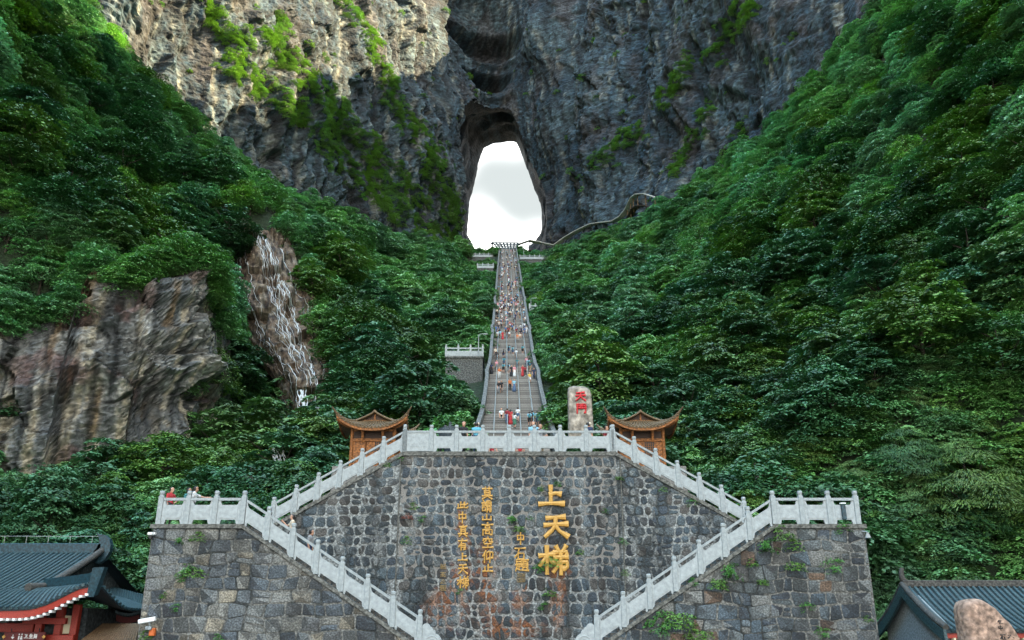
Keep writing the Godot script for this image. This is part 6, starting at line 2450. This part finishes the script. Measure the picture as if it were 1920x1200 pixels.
func person(proto: int, p: Vector3, turn: float, top: String, low: String, label: String, group := "", size := 1.0) -> void:
	var o: Node3D = people_protos[proto]
	if o.has_meta("used"):
		o = o.duplicate()
		o.remove_meta("used")
		o.name = numbered("person")
	else:
		o.name = numbered("person")
		o.set_meta("used", true)
	add_child(o, true)
	var b := o.get_node("body") as MeshInstance3D
	var skins: Array = [M.skin, M.skin_b]
	b.set_surface_override_material(0, skins[int(absf(p.x) * 37.0) % 2])
	b.set_surface_override_material(1, cloth_mat(top))
	b.set_surface_override_material(2, cloth_mat(low))
	b.set_surface_override_material(3, M.hair)
	b.set_surface_override_material(4, M.white if int(absf(p.z) * 17.0) % 3 == 0 else M.black)
	b.set_surface_override_material(5, cloth_mat("cream"))
	b.set_surface_override_material(6, cloth_mat("black" if int(absf(p.x) * 91.0) % 2 else "teal"))
	tag(o, label, "person", group)
	o.transform = Transform3D(Basis(UP3, turn).scaled(Vector3.ONE * size), p)

func on_stair(u: float, v: float) -> Vector3:
	# where the sight line meets the treads
	var a := at(u, v, 50.0)
	var k := (a - EYE) / 50.0
	var d := (TOP_Y - 56.0 * 0.552 - EYE.y) / (k.y - 0.552)
	return Vector3(k.x * d, stair_y(d) + 0.08, -d)

func make_people() -> void:
	M.skin = material(lin(.50, .28, .19), 0.6)
	M.skin_b = material(lin(.40, .22, .145), 0.6)
	M.hair = material(lin(.014, .011, .010), 0.5)
	var poses := [
		{"stride": 0.8, "shorts": true},                                                                    # 0 walking, shorts
		{"stride": -0.7, "lean": 0.08},                                                                     # 1 walking, trousers
		{"stride": 0.1, "dress": 2, "long_hair": true},                                                     # 2 long dress
		{"stride": 0.15, "arm_l": Vector3(.55, -.8, .1), "fore_l": Vector3(-.7, -.3, .4)},                  # 3 hand on hip
		{"stride": 0.7, "shorts": true, "pack": true},                                                      # 4 with a backpack
		{"stride": 0.25, "dress": 1, "long_hair": true, "arm_r": Vector3(-.2, -.6, .6), "fore_r": Vector3(0, .6, .6)},   # 5 skirt, taking a picture
		{"lean": 0.35, "arm_l": Vector3(.3, -.7, .6), "fore_l": Vector3(-.3, -.1, .9), "arm_r": Vector3(-.3, -.7, .6), "fore_r": Vector3(.3, -.1, .9)},      # 6 leaning on a rail
		{"sit": 1.0, "shorts": true, "long_hair": true, "arm_l": Vector3(.1, -.8, .4), "arm_r": Vector3(-.1, -.8, .4)},  # 7 sitting
		{"stride": 0.1, "hat": true},                                                                       # 8 standing in a hat
		{"lean": 0.1, "arm_l": Vector3(.4, -.3, .8), "fore_l": Vector3(.2, -.05, 1), "long_hair": true}]    # 9 reaching out
	for q in poses:
		var o := Node3D.new()
		var m := MeshInstance3D.new()
		m.name = "body"
		m.mesh = figure(q)
		o.add_child(m)
		people_protos.push_back(o)
	# visitors on the lower part of the stair: picture place of the feet, pose, facing (0 = towards us), top, lower clothing, words
	var list := [
		[940, 797, 7, 0, "white", "black", "sitting in white top and black shorts at the stair foot"], [951, 797, 1, 3.1, "dark red", "denim", "standing in dark red top and jeans beside the red dress"], [957, 798, 2, 3.0, "red", "red", "in a long red dress at the foot of the stair"], [971, 794, 0, 3.1, "white", "denim", "climbing in white top and denim shorts above the green skirt"], [965, 805, 5, 2.6, "white", "green", "in white top and dark green skirt with a raised phone"],
		[993, 803, 4, 3.1, "light blue", "black", "in light blue top and black shorts with a dark head cloth"], [998, 801, 4, 3.0, "cyan", "black", "in cyan top and black shorts beside the light blue pair"], [1008, 803, 4, 3.2, "light blue", "denim", "in light blue top with a pack at the right parapet foot"],
		[935, 741, 1, 0.2, "black", "grey", "in black with a grey jacket beside the first handrail"], [940, 739, 0, 0.0, "black", "black", "walking down in black shirt and black shorts"], [956, 735, 1, 0.1, "orange", "black", "in a bright orange shirt between the middle handrails"], [964, 736, 2, 0.2, "light blue", "denim", "in a blue denim dress beside the orange shirt"],
		[936, 711, 3, 0.2, "orange", "white", "in pale orange top at the end of the first handrail"], [944, 702, 4, 3.1, "cyan", "black", "in blue top and black trousers on the landing, left of the middle"], [953, 703, 4, 3.0, "light blue", "grey", "in light blue standing on the landing"], [959, 708, 2, 0.1, "black", "black", "in a black dress on the landing"], [964.5, 708, 2, 0.3, "pink", "white", "in a pink and white dress on the landing"], [980, 707, 2, 0.1, "red", "red", "in a wide red dress on the landing"], [984.5, 708, 1, 3.0, "dark red", "black", "in dark clothes right beside the wide red dress"], [993, 722, 0, 0.1, "yellow", "white", "in yellow top below the landing at the right"], [1001, 713, 1, 0.2, "navy", "navy", "in navy at the right parapet of the landing"], [921.5, 703, 2, 3.1, "navy", "black", "in a dark dress at the left parapet of the landing"], [969.6, 693, 1, 3.1, "teal", "black", "in dark teal just above the landing"],
		[987, 690, 1, 0.1, "pink", "navy", "in pink top in the group at the right parapet"], [991, 694, 4, 3.1, "light blue", "denim", "in light blue in the group at the right parapet"], [994, 700, 4, 2.9, "navy", "khaki", "in navy in the group at the right parapet"], [931, 697, 1, 0.0, "pink", "black", "in pink top on the left of the landing"], [945, 690, 4, 3.1, "cyan", "denim", "in cyan above the landing"],
		[932, 680, 1, 3.1, "black", "black", "in black at the left, above the landing"], [929, 672, 1, 0.1, "cream", "black", "in cream top at the left parapet above the landing"], [944, 674, 4, 3.1, "grey", "navy", "in grey and navy with a bag on the stair above the landing"], [954, 666, 4, 3.0, "cyan", "denim", "in bright blue above the landing"], [961.5, 668, 4, 3.1, "light blue", "denim", "in pale blue beside the bright blue climber"], [968, 674, 0, 3.1, "white", "grey", "in white above the landing"], [980, 666, 4, 3.0, "cyan", "black", "in blue top with black bag near the fourth handrail"],
		[933, 637, 1, 0.0, "white", "khaki", "in white on the second flight at the left"], [938, 635, 0, 3.0, "light blue", "grey", "in light blue on the second flight at the left"], [942.5, 638, 2, 0.0, "red", "red", "in red at the second flight's left handrail"], [950, 636, 1, 0.1, "black", "black", "in black in the middle of the second flight"], [955, 637, 0, 0.1, "white", "black", "in white in the middle of the second flight"], [970, 643, 7, 0.2, "orange", "cream", "sitting in orange on the second flight"], [975, 641, 7, 0.0, "cream", "khaki", "sitting in cream beside the orange sitter"], [976, 634, 1, 3.1, "black", "navy", "in black at the right of the second flight"], [982, 637, 1, 0.1, "navy", "black", "in navy at the right parapet of the second flight"]]
	for e in list:
		person(e[2], on_stair(e[0], e[1]), e[3], e[4], e[5], "person " + e[6], "visitors on the long stair", lerpf(0.62, 0.76, clampf((e[1] - 630.0) / 170.0, 0, 1)) + 0.04 * fposmod(e[0] * 0.37, 1.0))
	var r := RandomNumberGenerator.new()
	r.seed = 55
	var tops := ["white", "black", "black", "light blue", "navy", "grey", "pink", "navy", "white", "red", "grey", "black", "blue", "teal", "cream", "dark red", "white"]
	var lows := ["black", "denim", "navy", "grey", "black", "khaki", "white"]
	var given := {}
	for k in 215:
		var f := pow(r.randf(), 0.72)
		var v := lerpf(632.0, 473.0, f)
		if k < 40: v = lerpf(632.0, 560.0, r.randf())
		var half := lerpf(31.0, 13.5, (632.0 - v) / 159.0)
		var u := lerpf(960.0, 951.5, (632.0 - v) / 159.0) + r.randf_range(-1, 1) * half
		var lane := clampi(int((u - lerpf(960.0, 951.5, (632.0 - v) / 159.0) + half) / half * 2.5), 0, 4)
		var part: String = "third flight" if v > 585.0 else "middle of the long stair" if v > 545.0 else "upper part of the long stair" if v > 505.0 else "crowded top of the long stair"
		var t := ""
		var l := ""
		var label := ""
		for attempt in 12:      # no two alike in the same lane of the same stretch
			t = tops[r.randi() % tops.size()]
			l = lows[r.randi() % lows.size()]
			label = "tiny person in %s and %s, %s lane, %s" % [t, l, ["leftmost", "second", "middle", "fourth", "rightmost"][lane], part]
			if not given.has(label): break
		given[label] = true
		var pr: int = [0, 1, 2, 3, 4, 0, 1, 4, 5][r.randi() % 9]
		person(pr, on_stair(u, v), (0.0 if r.randf() < 0.45 else PI) + r.randf_range(-0.4, 0.4), t, l, label, "visitors on the long stair", r.randf_range(0.58, 0.70))
	# on the upper landing behind the balustrade; only heads and shoulders show
	for e in [[853, 43.3, 6, 3.0, "teal", "navy", "in dark teal at the upper balustrade beside the stone urn"], [868, 43.0, 1, 0.4, "black", "black", "bald and in black at the upper balustrade"], [893, 43.1, 8, 3.1, "cyan", "navy", "in a cyan shirt and pale hat at the upper balustrade"], [1000, 43.0, 9, 0.0, "light blue", "white", "in pale blue at the middle of the upper balustrade"], [1013, 43.6, 3, 0.2, "grey", "khaki", "in grey beside the pale blue visitor at the balustrade"], [1104, 43.1, 8, 2.6, "navy", "cream", "in navy with a straw hat near the right pavilion"], [1137, 44.0, 3, 1.0, "dark red", "black", "in dark red under the right pavilion's eave"], [832, 43.8, 1, 2.0, "cyan", "black", "in cyan at the left of the stone urn"], [922, 45.5, 7, 0.5, "red", "black", "in red seated behind the middle of the upper balustrade"], [975, 45.2, 7, 0.0, "red", "red", "in red seated right of the middle post of the upper balustrade"]]:
		var x := at(e[0], 830, e[1]).x
		person(e[2], Vector3(x, TOP_Y - (0.0 if e[2] != 7 else 0.35), -e[1]), e[3], e[4], e[5], "person " + e[6], "", 1.02)
	# on the left lower landing and flight
	for e in [[319, 38.2, 3, 1.2, "red", "black", "in a red top on the left lower landing", 0.0], [349, 38.4, 1, 1.5, "teal", "black", "in dark teal on the left lower landing", 0.0], [361, 37.9, 9, 1.6, "white", "black", "in white with dark hair on the left lower landing", 0.0]]:
		person(e[2], Vector3(at(e[0], 940, e[1]).x, mid_y + 0.03, -e[1]), e[3], e[4], e[5], "person " + e[6], "", 1.0)
	var p := at(578, 1040, 39.0)
	person(1, Vector3(p.x, p.y - 0.62, p.z), 1.5, "grey", "navy", "person in a grey shirt walking down the left lower flight", "", 1.0)
	p = at(546, 1010, 40.2)
	person(5, Vector3(p.x, p.y - 0.55, p.z), -1.2, "cream", "black", "person in a pale top on the left lower flight by the wall", "", 0.96)

# ---------------------------------------------------------------- the scene
func _ready() -> void:
	var cam := Camera3D.new()
	cam.name = "camera"
	cam.position = EYE
	cam.rotation_degrees.x = PITCH
	cam.fov = rad_to_deg(2.0 * atan(600.0 / 1600.0))
	cam.near = 0.1
	cam.far = 8000.0
	add_child(cam)
	cam.current = true
	var env := Environment.new()
	env.background_mode = Environment.BG_SKY
	env.sky = Sky.new()
	env.sky.sky_material = make_sky()
	env.background_energy_multiplier = 1.0
	env.tonemap_mode = Environment.TONE_MAPPER_LINEAR
	env.tonemap_exposure = 6.5
	env.sdfgi_enabled = true
	env.ssao_enabled = true
	env.ssil_enabled = true
	var we := WorldEnvironment.new()
	we.name = "world"
	we.environment = env
	add_child(we)
	var sun := DirectionalLight3D.new()
	sun.name = "sun"
	sun.light_energy = 1.6
	sun.light_color = Color(1.0, .89, .70)
	sun.light_angular_distance = 0.5
	sun.shadow_enabled = true
	add_child(sun)
	sun.look_at_from_position(Vector3(0.80, 0.58, 0.12), Vector3.ZERO, UP3)
	rng.seed = 11
	set_noise(na, 1, 3)
	set_noise(nb, 2, 4)
	set_noise(nc, 3, 2)
	set_noise(nd, 4, 1)
	for f in [ncell, ncell2]:
		set_noise(f, 9 if f == ncell else 10, 1, FastNoiseLite.TYPE_CELLULAR)
		f.cellular_return_type = FastNoiseLite.RETURN_CELL_VALUE
		f.cellular_jitter = 0.9
		f.domain_warp_enabled = false
	set_noise(ncrack, 12, 1, FastNoiseLite.TYPE_CELLULAR)
	ncrack.cellular_return_type = FastNoiseLite.RETURN_DISTANCE2_SUB
	make_materials()
	M.leaf_mm = M.leaf[5].duplicate()
	M.leaf_mm.albedo_color = Color(1, 1, 1)
	hidden_by = [
		[PackedVector2Array([Vector2(0, 615), Vector2(130, 600), Vector2(150, 500), Vector2(330, 495), Vector2(400, 560), Vector2(430, 640), Vector2(385, 730), Vector2(280, 800), Vector2(150, 850), Vector2(0, 870)]), 64.0],
		[PackedVector2Array([Vector2(455, 452), Vector2(500, 460), Vector2(540, 540), Vector2(585, 630), Vector2(600, 690), Vector2(575, 728), Vector2(545, 715), Vector2(490, 640), Vector2(458, 560)]), 96.0],
		[PackedVector2Array([Vector2(320, 100), Vector2(440, 240), Vector2(600, 330), Vector2(640, 330), Vector2(560, 200), Vector2(450, 60), Vector2(300, 0), Vector2(180, 0)]), 300.0],
		[PackedVector2Array([Vector2(880, 462), Vector2(876, 430), Vector2(905, 280), Vector2(985, 280), Vector2(1016, 430), Vector2(1000, 448)]), 300.0],
		[PackedVector2Array([Vector2(1030, 400), Vector2(1180, 340), Vector2(1290, 330), Vector2(1420, 240), Vector2(1520, 110), Vector2(1560, 0), Vector2(1100, 0)]), 300.0],
		[PackedVector2Array([Vector2(965, 448), Vector2(1040, 455), Vector2(1110, 415), Vector2(1160, 405), Vector2(1190, 360), Vector2(1225, 360), Vector2(1225, 375), Vector2(1195, 395), Vector2(1170, 420), Vector2(1110, 432), Vector2(1040, 468), Vector2(970, 462)]), 250.0],
		[PackedVector2Array([Vector2(838, 655), Vector2(900, 655), Vector2(900, 706), Vector2(838, 706)]), 92.0],
		[PackedVector2Array([Vector2(1066, 725), Vector2(1110, 725), Vector2(1110, 815), Vector2(1066, 815)]), 60.0]]
	for e in [[895, 625, 912, 660, 84.0]]:
		hidden_by.push_back([PackedVector2Array([Vector2(e[0], e[1]), Vector2(e[2], e[1]), Vector2(e[2], e[3]), Vector2(e[0], e[3])]), e[4]])
	make_land()
	make_cliffs()
	make_crag()
	make_waterfall()
	make_walls()
	make_inscription()
	make_stair()
	make_summit()
	pavilion(at(707, 800, 49.6).x, "left wooden pavilion with upturned eaves behind the sloping balustrade")
	pavilion(at(1197, 800, 49.6).x, "right wooden pavilion with upturned eaves beside the carved stele")
	make_left_house()
	make_right_house()
	make_stones()
	make_wall_plants()
	make_people()
	make_trees()
